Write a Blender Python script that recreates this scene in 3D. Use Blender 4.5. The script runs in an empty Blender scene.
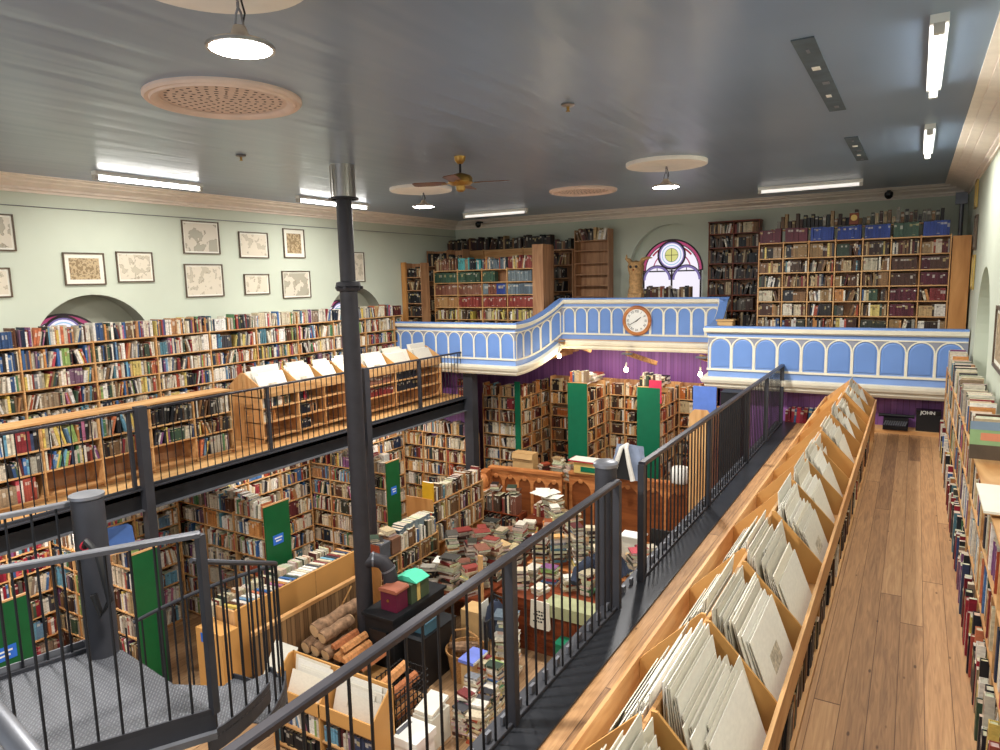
import bpy, math, random
from mathutils import Vector, Matrix
from mathutils.bvhtree import BVHTree
PI = math.pi
RND = random.Random(11)
SC = bpy.context.scene
COL = SC.collection
V = Vector
X, Y, Z = V((1, 0, 0)), V((0, 1, 0)), V((0, 0, 1))

def lin(c):
    return c / 12.92 if c <= .04045 else ((c + .055) / 1.055) ** 2.4

def rgb(h):
    h = h.lstrip('#')
    return tuple(lin(int(h[i:i + 2], 16) / 255) for i in (0, 2, 4))

# ---------------------------------------------------------------- materials
MATS = {}

def nodes(name):
    m = bpy.data.materials.new(name)
    m.use_nodes = True
    nt = m.node_tree
    b = nt.nodes['Principled BSDF']
    return m, nt, b

def N(nt, t, **kw):
    n = nt.nodes.new(t)
    for k, v in kw.items():
        setattr(n, k, v)
    return n

def ramp(nt, stops):
    r = N(nt, 'ShaderNodeValToRGB')
    e = r.color_ramp.elements
    while len(e) < len(stops):
        e.new(.5)
    for el, (p, c) in zip(e, stops):
        el.position = p
        el.color = (*c, 1)
    return r

def coords(nt, scale=(1, 1, 1), obj=True, rot=(0, 0, 0)):
    tc = N(nt, 'ShaderNodeTexCoord')
    mp = N(nt, 'ShaderNodeMapping')
    mp.inputs['Scale'].default_value = scale
    mp.inputs['Rotation'].default_value = rot
    nt.links.new(tc.outputs['Object' if obj else 'Generated'], mp.inputs['Vector'])
    return mp.outputs['Vector']

def mat(name, col, rough=.6, metal=0, var=.12, scale=(6, 6, 6), bump=0., spec=.4):
    if name in MATS:
        return MATS[name]
    m, nt, b = nodes(name)
    c = rgb(col)
    nz = N(nt, 'ShaderNodeTexNoise')
    nz.inputs['Scale'].default_value = 1
    nz.inputs['Detail'].default_value = 5
    nt.links.new(coords(nt, scale), nz.inputs['Vector'])
    r = ramp(nt, [(.3, tuple(x * (1 - var) for x in c)), (.7, tuple(min(1, x * (1 + var)) for x in c))])
    nt.links.new(nz.outputs['Fac'], r.inputs['Fac'])
    nt.links.new(r.outputs['Color'], b.inputs['Base Color'])
    b.inputs['Roughness'].default_value = rough
    b.inputs['Metallic'].default_value = metal
    b.inputs['Specular IOR Level'].default_value = spec
    if bump:
        bp = N(nt, 'ShaderNodeBump')
        bp.inputs['Strength'].default_value = bump
        bp.inputs['Distance'].default_value = .01
        nt.links.new(nz.outputs['Fac'], bp.inputs['Height'])
        nt.links.new(bp.outputs['Normal'], b.inputs['Normal'])
    MATS[name] = m
    return m

def wood(name, c1, c2, scale=(14, 1.2, 14), rough=.5):
    m, nt, b = nodes(name)
    oi = N(nt, 'ShaderNodeObjectInfo')
    v = coords(nt, scale)
    add = N(nt, 'ShaderNodeVectorMath', operation='ADD')
    mul = N(nt, 'ShaderNodeMath', operation='MULTIPLY')
    mul.inputs[1].default_value = 37.
    nt.links.new(oi.outputs['Random'], mul.inputs[0])
    nt.links.new(v, add.inputs[0])
    nt.links.new(mul.outputs[0], add.inputs[1])
    nz = N(nt, 'ShaderNodeTexNoise')
    nz.inputs['Scale'].default_value = 1
    nz.inputs['Detail'].default_value = 6
    nz.inputs['Distortion'].default_value = 1.2
    nt.links.new(add.outputs[0], nz.inputs['Vector'])
    r = ramp(nt, [(.32, rgb(c1)), (.68, rgb(c2))])
    nt.links.new(nz.outputs['Fac'], r.inputs['Fac'])
    nt.links.new(r.outputs['Color'], b.inputs['Base Color'])
    b.inputs['Roughness'].default_value = rough
    b.inputs['Specular IOR Level'].default_value = .3
    MATS[name] = m
    return m

def planks(name, c1, c2, c3, width=.14, axis=0, seam=.03, rough=.55, length=2.4, knots=True, seam_dark=.35, tone=.45):
    """boards running along the other horizontal axis, each with its own tone, grain and knots"""
    m, nt, b = nodes(name)
    L = nt.links.new
    tc = N(nt, 'ShaderNodeTexCoord')
    sx = N(nt, 'ShaderNodeSeparateXYZ')
    L(tc.outputs['Object'], sx.inputs[0])
    a, o = sx.outputs[axis], sx.outputs[1 - axis if axis < 2 else 0]
    def M(op, p, q=None):
        n = N(nt, 'ShaderNodeMath', operation=op)
        for i, x in enumerate((p, q)):
            if x is None: continue
            if isinstance(x, (int, float)): n.inputs[i].default_value = x
            else: L(x, n.inputs[i])
        return n.outputs[0]
    q = M('DIVIDE', a, width)
    idx = M('FLOOR', q)
    fr = M('FRACT', q)
    wn = N(nt, 'ShaderNodeTexWhiteNoise', noise_dimensions='1D')
    L(idx, wn.inputs['W'])
    oo = M('ADD', M('DIVIDE', o, length), M('MULTIPLY', wn.outputs['Value'], 5.))
    wn2 = N(nt, 'ShaderNodeTexWhiteNoise', noise_dimensions='2D')
    cmb = N(nt, 'ShaderNodeCombineXYZ')
    L(idx, cmb.inputs[0]); L(M('FLOOR', oo), cmb.inputs[1])
    L(cmb.outputs[0], wn2.inputs['Vector'])
    gv = N(nt, 'ShaderNodeCombineXYZ')
    L(M('MULTIPLY', a, 38.), gv.inputs[0]); L(M('MULTIPLY', o, 2.2), gv.inputs[1]); L(M('MULTIPLY', wn2.outputs['Value'], 40.), gv.inputs[2])
    nz = N(nt, 'ShaderNodeTexNoise')
    nz.inputs['Scale'].default_value = 1; nz.inputs['Detail'].default_value = 6; nz.inputs['Distortion'].default_value = 1.5
    L(gv.outputs[0], nz.inputs['Vector'])
    f = M('ADD', M('MULTIPLY', nz.outputs['Fac'], .75), M('MULTIPLY', M('SUBTRACT', wn2.outputs['Value'], .4), tone))
    r = ramp(nt, [(.18, rgb(c1)), (.45, rgb(c2)), (.75, rgb(c3))])
    L(f, r.inputs['Fac'])
    col = r.outputs['Color']
    def mixdark(col, fac, dark):
        mx = N(nt, 'ShaderNodeMix', data_type='RGBA', blend_type='MULTIPLY')
        L(fac, mx.inputs['Factor']); L(col, mx.inputs['A'])
        mx.inputs['B'].default_value = (dark, dark * .85, dark * .7, 1)
        return mx.outputs['Result']
    if knots:
        vo = N(nt, 'ShaderNodeTexVoronoi')
        vo.inputs['Scale'].default_value = 1
        kv = N(nt, 'ShaderNodeCombineXYZ')
        L(M('MULTIPLY', a, 9.), kv.inputs[0]); L(M('MULTIPLY', o, 3.2), kv.inputs[1])
        L(kv.outputs[0], vo.inputs['Vector'])
        mr = N(nt, 'ShaderNodeMapRange')
        mr.inputs['From Min'].default_value = .09; mr.inputs['From Max'].default_value = .05
        L(vo.outputs['Distance'], mr.inputs['Value'])
        col = mixdark(col, mr.outputs[0], .35)
    s1 = M('LESS_THAN', fr, seam)
    s2 = M('LESS_THAN', M('FRACT', oo), .0022)
    sm = M('MAXIMUM', s1, s2)
    col = mixdark(col, sm, seam_dark)
    L(col, b.inputs['Base Color'])
    b.inputs['Roughness'].default_value = rough
    bp = N(nt, 'ShaderNodeBump'); bp.inputs['Strength'].default_value = .25; bp.inputs['Distance'].default_value = .004
    L(M('SUBTRACT', nz.outputs['Fac'], sm), bp.inputs['Height']); L(bp.outputs['Normal'], b.inputs['Normal'])
    MATS[name] = m
    return m

def emit(name, col, s, backcol='#ffffff'):
    m, nt, b = nodes(name)
    b.inputs['Base Color'].default_value = (*rgb(backcol), 1)
    b.inputs['Emission Color'].default_value = (*rgb(col), 1)
    b.inputs['Emission Strength'].default_value = s
    MATS[name] = m
    return m

def colattr(name, rough=.55, spec=.35, var=.25):
    m, nt, b = nodes(name)
    at = N(nt, 'ShaderNodeAttribute'); at.attribute_name = 'Col'
    nz = N(nt, 'ShaderNodeTexNoise'); nz.inputs['Scale'].default_value = 1; nz.inputs['Detail'].default_value = 4
    nt.links.new(coords(nt, (28, 28, 60)), nz.inputs['Vector'])
    r = ramp(nt, [(.3, (1 - var,) * 3), (.65, (1.,) * 3)])
    nt.links.new(nz.outputs['Fac'], r.inputs['Fac'])
    mx = N(nt, 'ShaderNodeMix', data_type='RGBA', blend_type='MULTIPLY')
    mx.inputs['Factor'].default_value = 1
    nt.links.new(at.outputs['Color'], mx.inputs['A']); nt.links.new(r.outputs['Color'], mx.inputs['B'])
    nt.links.new(mx.outputs['Result'], b.inputs['Base Color'])
    b.inputs['Roughness'].default_value = rough
    b.inputs['Specular IOR Level'].default_value = spec
    MATS[name] = m
    return m

# ---------------------------------------------------------------- mesh building
class MB:
    def __init__(s):
        s.v, s.f, s.c, s.mi = [], [], [], []

    def face(s, pts, col=None, mi=0):
        b = len(s.v)
        s.v += [tuple(p) for p in pts]
        s.f.append(tuple(range(b, b + len(pts)))); s.c.append(col); s.mi.append(mi)

    def fbox(s, o, ax, ay, az, dx, dy, dz, col=None, mi=0, cols=None):
        """box from corner o along three axes; cols = colours of -x +x -y +y -z +z"""
        o = V(o); a, b_, c = ax * dx, ay * dy, az * dz
        P = [o, o + a, o + a + b_, o + b_, o + c, o + a + c, o + a + b_ + c, o + b_ + c]
        k = len(s.v)
        s.v += [tuple(p) for p in P]
        flip = ax.cross(ay).dot(az) < 0
        F = ((0, 4, 7, 3), (1, 2, 6, 5), (0, 1, 5, 4), (3, 7, 6, 2), (0, 3, 2, 1), (4, 5, 6, 7))
        for i, q in enumerate(F):
            q = tuple(k + j for j in q)
            s.f.append(q[::-1] if flip else q)
            s.c.append(cols[i] if cols else col); s.mi.append(mi)
        return s

    def bx(s, x0, y0, z0, x1, y1, z1, col=None, mi=0):
        return s.fbox((min(x0, x1), min(y0, y1), min(z0, z1)), X, Y, Z, abs(x1 - x0), abs(y1 - y0), abs(z1 - z0), col, mi)

    def cyl(s, p0, p1, r0, r1=None, n=12, col=None, mi=0, caps=True):
        p0, p1 = V(p0), V(p1)
        r1 = r0 if r1 is None else r1
        d = (p1 - p0).normalized()
        u = d.cross(Z if abs(d.z) < .95 else X).normalized(); w = d.cross(u)
        k = len(s.v)
        for p, r in ((p0, r0), (p1, r1)):
            for i in range(n):
                t = 2 * PI * i / n
                s.v.append(tuple(p + (u * math.cos(t) + w * math.sin(t)) * r))
        for i in range(n):
            j = (i + 1) % n
            s.f.append((k + i, k + j, k + n + j, k + n + i)); s.c.append(col); s.mi.append(mi)
        if caps:
            s.f.append(tuple(k + n - 1 - i for i in range(n))); s.c.append(col); s.mi.append(mi)
            s.f.append(tuple(k + n + i for i in range(n))); s.c.append(col); s.mi.append(mi)
        return s

    def tube(s, pts, r, n=8, col=None, mi=0):
        pts = [V(p) for p in pts]
        k = len(s.v); prev = None
        for i, p in enumerate(pts):
            d = (pts[min(i + 1, len(pts) - 1)] - pts[max(i - 1, 0)]).normalized()
            u = d.cross(Z if abs(d.z) < .95 else X).normalized() if prev is None else (prev - d * prev.dot(d)).normalized()
            prev = u; w = d.cross(u)
            for j in range(n):
                t = 2 * PI * j / n
                rr = r[i] if isinstance(r, (list, tuple)) else r
                s.v.append(tuple(p + (u * math.cos(t) + w * math.sin(t)) * rr))
        m = len(pts)
        for i in range(m - 1):
            for j in range(n):
                j2 = (j + 1) % n
                s.f.append((k + i * n + j, k + i * n + j2, k + (i + 1) * n + j2, k + (i + 1) * n + j)); s.c.append(col); s.mi.append(mi)
        s.f.append(tuple(k + n - 1 - j for j in range(n))); s.c.append(col); s.mi.append(mi)
        s.f.append(tuple(k + (m - 1) * n + j for j in range(n))); s.c.append(col); s.mi.append(mi)
        return s

    def lathe(s, prof, c, n=24, col=None, mi=0, d=Z):
        """prof = [(radius, height)] about the axis d through c"""
        c = V(c); u = d.cross(Y if abs(d.y) < .9 else X).normalized(); w = d.cross(u)
        k = len(s.v)
        for r, h in prof:
            for j in range(n):
                t = 2 * PI * j / n
                s.v.append(tuple(c + d * h + (u * math.cos(t) + w * math.sin(t)) * max(r, 1e-4)))
        for i in range(len(prof) - 1):
            for j in range(n):
                j2 = (j + 1) % n
                s.f.append((k + i * n + j, k + i * n + j2, k + (i + 1) * n + j2, k + (i + 1) * n + j)); s.c.append(col); s.mi.append(mi)
        return s

    def prism(s, poly, o, ax, ay, az, t, col=None, mi=0):
        """2D polygon in the (ax, ay) frame at o, thickness t along az"""
        o = V(o); n = len(poly); k = len(s.v)
        A = [o + ax * p[0] + ay * p[1] for p in poly]
        s.v += [tuple(p) for p in A] + [tuple(p + az * t) for p in A]
        s.f.append(tuple(k + n - 1 - i for i in range(n))); s.c.append(col); s.mi.append(mi)
        s.f.append(tuple(k + n + i for i in range(n))); s.c.append(col); s.mi.append(mi)
        for i in range(n):
            j = (i + 1) % n
            s.f.append((k + i, k + j, k + n + j, k + n + i)); s.c.append(col); s.mi.append(mi)
        return s

    def build(s, name, mats, parent=None, smooth=False, base=None):
        if not isinstance(mats, (list, tuple)): mats = [mats]
        mats = [MATS[m] if isinstance(m, str) else m for m in mats]
        if base is None:
            xs, ys, zs = zip(*s.v)
            base = V(((min(xs) + max(xs)) / 2, (min(ys) + max(ys)) / 2, min(zs)))
        base = V(base)
        me = bpy.data.meshes.new(name)
        me.from_pydata([(p[0] - base.x, p[1] - base.y, p[2] - base.z) for p in s.v], [], s.f)
        for m in mats: me.materials.append(m)
        if any(s.mi): me.polygons.foreach_set('material_index', s.mi)
        if any(c is not None for c in s.c):
            at = me.attributes.new('Col', 'FLOAT_COLOR', 'CORNER')
            buf = []
            for f, c in zip(s.f, s.c):
                buf += list((*(c or (.5, .5, .5)), 1)) * len(f)
            at.data.foreach_set('color', buf)
        if smooth:
            me.polygons.foreach_set('use_smooth', [True] * len(s.f))
            try: me.set_sharp_from_angle(angle=math.radians(40))
            except Exception: pass
        me.update()
        o = bpy.data.objects.new(name, me)
        COL.objects.link(o)
        if parent is not None:
            o.parent = parent
            o.location = base - wloc(parent)
        else:
            o.location = base
        return o

def wloc(o):
    p = V(o.location)
    while o.parent is not None:
        o = o.parent; p = p + V(o.location)
    return p

LABELS = {}
def tag(o, label, cat, group=None):
    o['label'] = label; o['category'] = cat
    if group: o['group'] = group
    return o

def thing(name, label, cat, loc, group=None):
    o = bpy.data.objects.new(name, None)
    o.empty_display_size = .1
    COL.objects.link(o); o.location = loc
    return tag(o, label, cat, group)

def struct(o):
    o['kind'] = 'structure'
    return o

def B(*a, **k):
    return MB().bx(*a, **k)

def text_part(txt, size, loc, rot, m, parent, name='lettering', extrude=.001, align='CENTER'):
    cu = bpy.data.curves.new(name, 'FONT')
    cu.body = txt; cu.size = size; cu.extrude = extrude; cu.align_x = align; cu.align_y = 'CENTER'
    t = bpy.data.objects.new(name, cu)
    me = None
    COL.objects.link(t)
    dg = bpy.context.evaluated_depsgraph_get()
    me = bpy.data.meshes.new_from_object(t.evaluated_get(dg))
    bpy.data.objects.remove(t)
    me.materials.clear(); me.materials.append(MATS[m])
    o = bpy.data.objects.new(name, me); COL.objects.link(o)
    o.rotation_euler = rot
    if parent is not None:
        o.parent = parent; o.location = V(loc) - wloc(parent)
    else: o.location = loc
    return o

def ordn(i):
    w = ['first', 'second', 'third', 'fourth', 'fifth', 'sixth', 'seventh', 'eighth', 'ninth', 'tenth', 'eleventh', 'twelfth']
    if 1 <= i <= 12: return w[i - 1]
    return f"{i}{'th' if 10 <= i % 100 <= 20 else {1: 'st', 2: 'nd', 3: 'rd'}.get(i % 10, 'th')}"
# ---------------------------------------------------------------- palette of surfaces
mat('wall_green', '#c9d0bf', .85, var=.05, scale=(.8, .8, .8))
mat('reveal_shade', '#9b9c8c', .9, var=.06, scale=(1, 1, 1))  # shade of the deep left wall niches painted in as grey
mat('cornice', '#f1e5d8', .7, var=.05)
mat('cream', '#e9e3cf', .6, var=.05)
mat('blue', '#7f9dd4', .5, var=.06, scale=(2, 2, 2))
mat('blue_deep', '#6c90ce', .45, var=.06, scale=(2, 2, 2))
mat('spandrel', '#8f92a0', .7)
mat('steel', '#3b3c42', .5, .25, var=.2, scale=(3, 3, 3))
mat('steel_dark', '#222327', .5, .3, var=.2)
mat('steel_light', '#7d7f86', .38, .5, var=.15)
mat('handrail', '#39373d', .35, .45, var=.3, scale=(3, 3, 3))
mat('landing_rail', '#515258', .5, .1, var=.15)
mat('edge_strip', '#33353a', .3, .4, var=.25, scale=(2, 2, 2))
mat('flue', '#38373c', .55, .25, var=.12)
mat('galv', '#b9b5b0', .28, .9, var=.1)
mat('stove', '#1f2023', .6, .3, var=.25)
mat('brass', '#b08a4a', .3, .8)
mat('white', '#eeeee8', .5, var=.03)
mat('paper', '#e6e3d6', .8, var=.05)
mat('mount', '#e9e6d8', .75, var=.05, scale=(3, 3, 3))
mat('mount2', '#dcd9cb', .75, var=.05, scale=(3, 3, 3))
mat('engraving', '#c0b5a2', .8, var=.45, scale=(45, 45, 45))
mat('black', '#18181a', .5, var=.2)
mat('black_gloss', '#141417', .25, var=.2)
mat('green_panel', '#0c6b4b', .4, var=.06)
mat('green_panel_dark', '#0d5a30', .4, var=.08)
mat('label_blue', '#2f6fd6', .4, var=.05)
mat('cardboard', '#c59f6b', .8, var=.08)
mat('hardboard', '#cf9a58', .6, var=.06, scale=(2, 2, 2))
mat('frame_wood', '#5a4a3a', .5, var=.2)
mat('frame_gold', '#b59a55', .4, .4)
mat('cloth_navy', '#2c3446', .9, var=.3, bump=.4)
mat('cloth_grey', '#8591a8', .9, var=.25, bump=.4)
mat('cloth_lining', '#e2dfd6', .9, var=.1)
mat('cloth_green', '#a3a57e', .9, var=.15)
mat('canvas', '#ddd6c4', .9, var=.08, bump=.2)
mat('wicker', '#a97c4a', .8, var=.4, scale=(60, 60, 60), bump=.6)
mat('bark', '#8d6e54', .95, var=.5, scale=(14, 14, 14), bump=1.)
mat('split_wood', '#c98d58', .8, var=.3, scale=(6, 30, 30), bump=.3)
mat('split_dark', '#a9673f', .8, var=.3, scale=(6, 30, 30), bump=.3)
mat('log_end', '#d9b588', .85, var=.2)
mat('maroon', '#611a33', .5, var=.15)
mat('lid_brown', '#9c5c45', .55, var=.15)
mat('box_green', '#47543c', .55, var=.2)
mat('teal_paper', '#54cfa8', .6, var=.06)
mat('teal_box', '#3f6373', .5, var=.12)
mat('green_bin', '#127050', .45, var=.1)
mat('red', '#c01c33', .5, var=.1)
mat('glass_lead', '#3a3035', .6)
mat('bulb_cap', '#c9c6be', .4)
mat('carved', '#b08a5c', .8, var=.35, scale=(20, 20, 20), bump=.5)
mat('plaster_white', '#f5f2ec', .8, var=.04)
mat('rose_pink', '#e6d0c2', .75, var=.06)
mat('rose_dark', '#4c3a36', .9)
mat('fan_blade', '#7a5138', .4, var=.2)
mat('yellow_card', '#d6b56a', .7, var=.05)
mat('pale_blue', '#5d7fd0', .5, var=.1)
wood('pine', '#b98450', '#dcb07a', (9, 1.1, 9))
wood('pine_v', '#b98450', '#dcb07a', (9, 9, 1.1))
wood('pine_x', '#b98450', '#dcb07a', (1.1, 9, 9))
wood('pine_old', '#8f6238', '#c3945c', (1.1, 9, 9))
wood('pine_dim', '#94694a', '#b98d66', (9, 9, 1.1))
wood('mahogany', '#5f2a17', '#8a4426', (1.2, 9, 7), .4)
wood('oak_orange', '#a05c30', '#cf8a52', (1.2, 9, 7), .45)
wood('oak_orange_v', '#9c5a2e', '#cc864e', (9, 9, 1.2), .45)
wood('oak_recess_shade', '#6e3a1c', '#8d5029', (1.2, 9, 7), .5)  # darker oak paints the recess shade behind the shallow arcading
planks('floor_gallery', '#8b6645', '#b88b5e', '#d3a878', .14, tone=.3, length=5)
planks('floor_gallery_left', '#b98450', '#d0a064', '#e0b67c', .14)
planks('floor_ground', '#866545', '#ae8a64', '#c6a47c', .16, tone=.3, length=4)
planks('boards_purple', '#6d4280', '#825292', '#9463a4', .085, 0, .07, .5, 50, False, .45)
planks('boards_fence', '#6b4f33', '#8d6c48', '#a98558', .075, 1, .12, .7, 50, False, .25)
colattr('book', .5, .35, .3)
colattr('page_block', .9, .1, .3)
colattr('card', .75, .15, .08)

# the glossy, slightly rippled blue ceiling
def _ceil():
    m, nt, b = nodes('ceiling_blue')
    L = nt.links.new
    nz = N(nt, 'ShaderNodeTexNoise'); nz.inputs['Scale'].default_value = 1; nz.inputs['Detail'].default_value = 1.; nz.inputs['Distortion'].default_value = .3
    L(coords(nt, (4.5, .55, 1.)), nz.inputs['Vector'])
    n2 = N(nt, 'ShaderNodeTexNoise'); n2.inputs['Scale'].default_value = .5; n2.inputs['Detail'].default_value = 3
    L(coords(nt), n2.inputs['Vector'])
    r = ramp(nt, [(.3, rgb('#7a8da6')), (.7, rgb('#8a9eb6'))])
    L(n2.outputs['Fac'], r.inputs['Fac']); L(r.outputs['Color'], b.inputs['Base Color'])
    b.inputs['Roughness'].default_value = .28
    b.inputs['Specular IOR Level'].default_value = .5
    bp = N(nt, 'ShaderNodeBump'); bp.inputs['Strength'].default_value = .6; bp.inputs['Distance'].default_value = .02
    L(nz.outputs['Fac'], bp.inputs['Height']); L(bp.outputs['Normal'], b.inputs['Normal'])
    MATS['ceiling_blue'] = m
_ceil()

def _checker():
    m, nt, b = nodes('checker_plate')
    L = nt.links.new
    br = N(nt, 'ShaderNodeTexBrick')
    br.inputs['Scale'].default_value = 1
    br.offset = .5
    br.inputs['Color1'].default_value = (*rgb('#82848a'), 1); br.inputs['Color2'].default_value = (*rgb('#797b81'), 1)
    br.inputs['Mortar'].default_value = (*rgb('#5c5e64'), 1)
    br.inputs['Mortar Size'].default_value = .008; br.inputs['Mortar Smooth'].default_value = .6
    br.inputs['Brick Width'].default_value = .036; br.inputs['Row Height'].default_value = .019
    L(coords(nt, (1, 1, 1), rot=(0, 0, .8)), br.inputs['Vector'])
    L(br.outputs['Color'], b.inputs['Base Color'])
    b.inputs['Roughness'].default_value = .45; b.inputs['Metallic'].default_value = .35
    bp = N(nt, 'ShaderNodeBump'); bp.inputs['Strength'].default_value = .8; bp.inputs['Distance'].default_value = .004; bp.invert = True
    L(br.outputs['Fac'], bp.inputs['Height']); L(bp.outputs['Normal'], b.inputs['Normal'])
    MATS['checker_plate'] = m
_checker()

def _map(name, paper, ink, lo, hi, sc):
    m, nt, b = nodes(name)
    L = nt.links.new
    oi = N(nt, 'ShaderNodeObjectInfo')
    mul = N(nt, 'ShaderNodeMath', operation='MULTIPLY'); mul.inputs[1].default_value = 91.
    L(oi.outputs['Random'], mul.inputs[0])
    add = N(nt, 'ShaderNodeVectorMath', operation='ADD')
    L(coords(nt, (sc, sc, sc)), add.inputs[0]); L(mul.outputs[0], add.inputs[1])
    n1 = N(nt, 'ShaderNodeTexNoise'); n1.inputs['Scale'].default_value = 1; n1.inputs['Detail'].default_value = 7
    L(add.outputs[0], n1.inputs['Vector'])
    r = ramp(nt, [(lo, rgb(ink)), (lo + .012, rgb('#857a66')), (lo + .024, rgb(paper)), (hi, rgb(paper)), (hi + .04, rgb(ink))])
    L(n1.outputs['Fac'], r.inputs['Fac']); L(r.outputs['Color'], b.inputs['Base Color'])
    b.inputs['Roughness'].default_value = .55
    MATS[name] = m
_map('map_pale', '#d9cfbb', '#c2b8a2', .42, .66, 9)
_map('map_grey', '#d3cab8', '#aaa492', .47, .72, 5.5)
_map('map_brown', '#bfa882', '#8d7755', .46, .56, 16)
# ---------------------------------------------------------------- the room
XL, XR, YB, ZC = -10.3, .72, 15., 6.9      # left wall, right wall, far wall, ceiling
GF = 2.9                                   # gallery floor level
Y0 = -3.
EL, ER = -8.3, -1.85                       # gallery edges

def arched_wall(name, o, ax, n, length, height, openings, m, depth, rv='reveal_shade'):
    """wall face with arched niches; n points from the room into the wall"""
    o = V(o); mb = MB()
    P = lambda u, z, d=0.: o + ax * u + Z * z + n * d
    cuts = [0.]
    for uc, a, zb, zs in openings:
        K = 24
        us = [uc - a * math.cos(PI * i / K) for i in range(K + 1)]
        mb.face([P(cuts[-1], 0), P(us[0], 0), P(us[0], height), P(cuts[-1], height)])
        zz = [zs + math.sqrt(max(0, a * a - (u - uc) ** 2)) for u in us]
        for i in range(K):
            mb.face([P(us[i], zz[i]), P(us[i + 1], zz[i + 1]), P(us[i + 1], height), P(us[i], height)])
            mb.face([P(us[i], 0), P(us[i + 1], 0), P(us[i + 1], zb), P(us[i], zb)])
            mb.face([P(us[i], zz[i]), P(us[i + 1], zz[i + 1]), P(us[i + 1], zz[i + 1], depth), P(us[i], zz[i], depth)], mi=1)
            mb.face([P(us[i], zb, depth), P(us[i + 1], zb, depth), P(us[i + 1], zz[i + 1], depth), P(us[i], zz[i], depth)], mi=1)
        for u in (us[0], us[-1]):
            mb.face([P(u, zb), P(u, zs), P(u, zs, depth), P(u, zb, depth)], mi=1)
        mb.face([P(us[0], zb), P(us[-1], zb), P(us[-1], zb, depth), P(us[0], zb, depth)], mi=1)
        cuts.append(us[-1])
    mb.face([P(cuts[-1], 0), P(length, 0), P(length, height), P(cuts[-1], height)])
    return struct(mb.build(name, [m, rv]))

struct(B(XL - .1, Y0, -.12, XR + .1, YB + .2, 0).build('floor', 'floor_ground', base=(0, 0, -.12)))
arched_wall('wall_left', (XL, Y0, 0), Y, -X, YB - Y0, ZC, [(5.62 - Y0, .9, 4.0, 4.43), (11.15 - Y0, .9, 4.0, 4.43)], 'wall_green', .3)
arched_wall('wall_right', (XR, Y0, 0), Y, X, YB - Y0, ZC, [(4.9 - Y0, 1.03, 3.5, 4.4), (10.35 - Y0, 1.03, 3.5, 4.4)], 'wall_green', .35, 'wall_green')
arched_wall('wall_back', (XL, YB, 0), X, Y, XR - XL, ZC, [(-4.62 - XL, .95, 4.5, 5.58)], 'wall_green', .2, 'wall_green')
struct(B(XL - .4, Y0, ZC, XR + .5, YB + .3, ZC + .1).build('ceiling', 'ceiling_blue', base=(0, 0, ZC)))

def sweep(mb, path, prof, col=None, mi=0, closed=True):
    """path = [(point, outward normal)], prof = [(out, up)]"""
    k = len(mb.v); n = len(prof)
    for p, nn in path:
        for d, h in prof: mb.v.append(tuple(p + nn * d + Z * h))
    for i in range(len(path) - 1):
        for j in range(n if closed else n - 1):
            j2 = (j + 1) % n
            mb.f.append((k + i * n + j, k + i * n + j2, k + (i + 1) * n + j2, k + (i + 1) * n + j)); mb.c.append(col); mb.mi.append(mi)
    if closed:
        mb.f.append(tuple(k + n - 1 - j for j in range(n))); mb.c.append(col); mb.mi.append(mi)
        e = k + (len(path) - 1) * n
        mb.f.append(tuple(e + j for j in range(n))); mb.c.append(col); mb.mi.append(mi)
    return mb

CP = [(0, -.19), (.03, -.19), (.03, -.16), (.07, -.15), (.07, -.12), (.12, -.1), (.2, -.075), (.2, -.055), (.3, -.035), (.3, -.02), (.38, -.012), (.38, 0), (0, 0)]
for nm, p0, p1, nn in (('trim_1', (XL, Y0, ZC), (XL, YB, ZC), X), ('trim_2', (XL, YB, ZC), (XR, YB, ZC), -Y), ('trim_3', (XR, Y0, ZC), (XR, YB, ZC), -X)):
    struct(sweep(MB(), [(V(p0), nn), (V(p1), nn)], CP).build(nm, 'cornice'))
# thin picture rail cable on the left wall
struct(MB().cyl((XL + .012, Y0, 6.53), (XL + .012, YB, 6.53), .006, n=6).build('trim_4', 'steel_light'))

# lower far wall under the galleries: purple boarding
struct(B(XL, 14.9, 0, XR, 14.94, 3.98).build('wall_back_lower', 'boards_purple', base=(0, 14.9, 0)))
struct(B(-2.95, 12.42, 0, XR, 12.46, 3.6).build('wall_back_boarding', 'boards_purple', base=(0, 12.42, 0)))
struct(B(XL, 12.52, 0, -8.2, 12.56, 3.6).build('wall_back_boarding_left', 'boards_purple', base=(0, 12.5, 0)))
struct(B(-2.95, 12.42, 0, -2.91, 14.9, 3.6).build('wall_recess_side', 'boards_purple', base=(0, 12.42, 0)))

# gallery floors
f = struct(B(ER, Y0, GF - .1, XR, 12.42, GF).build('floor_right_gallery', 'floor_gallery', base=(.021, 0, GF - .1)))
f = struct(B(EL, Y0, GF - .1, XL, 12.52, GF).build('floor_left_gallery', 'floor_gallery_left', base=(0, 0, GF - .1)))
struct(B(XL, 12.2, 3.62, -6.95, 15, 3.72).build('floor_back_gallery_left', 'pine_x'))
struct(B(-3.06, 12.2, 3.62, XR, 15, 3.72).build('floor_back_gallery_right', 'pine_x'))
struct(B(-6.95, 13.36, 4.02, -3.06, 15, 4.12).build('floor_back_gallery_middle', 'pine_x'))
struct(B(-.62, 12.1, GF, XR, 12.42, GF + .06).build('trim_5', 'pine_x'))

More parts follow.
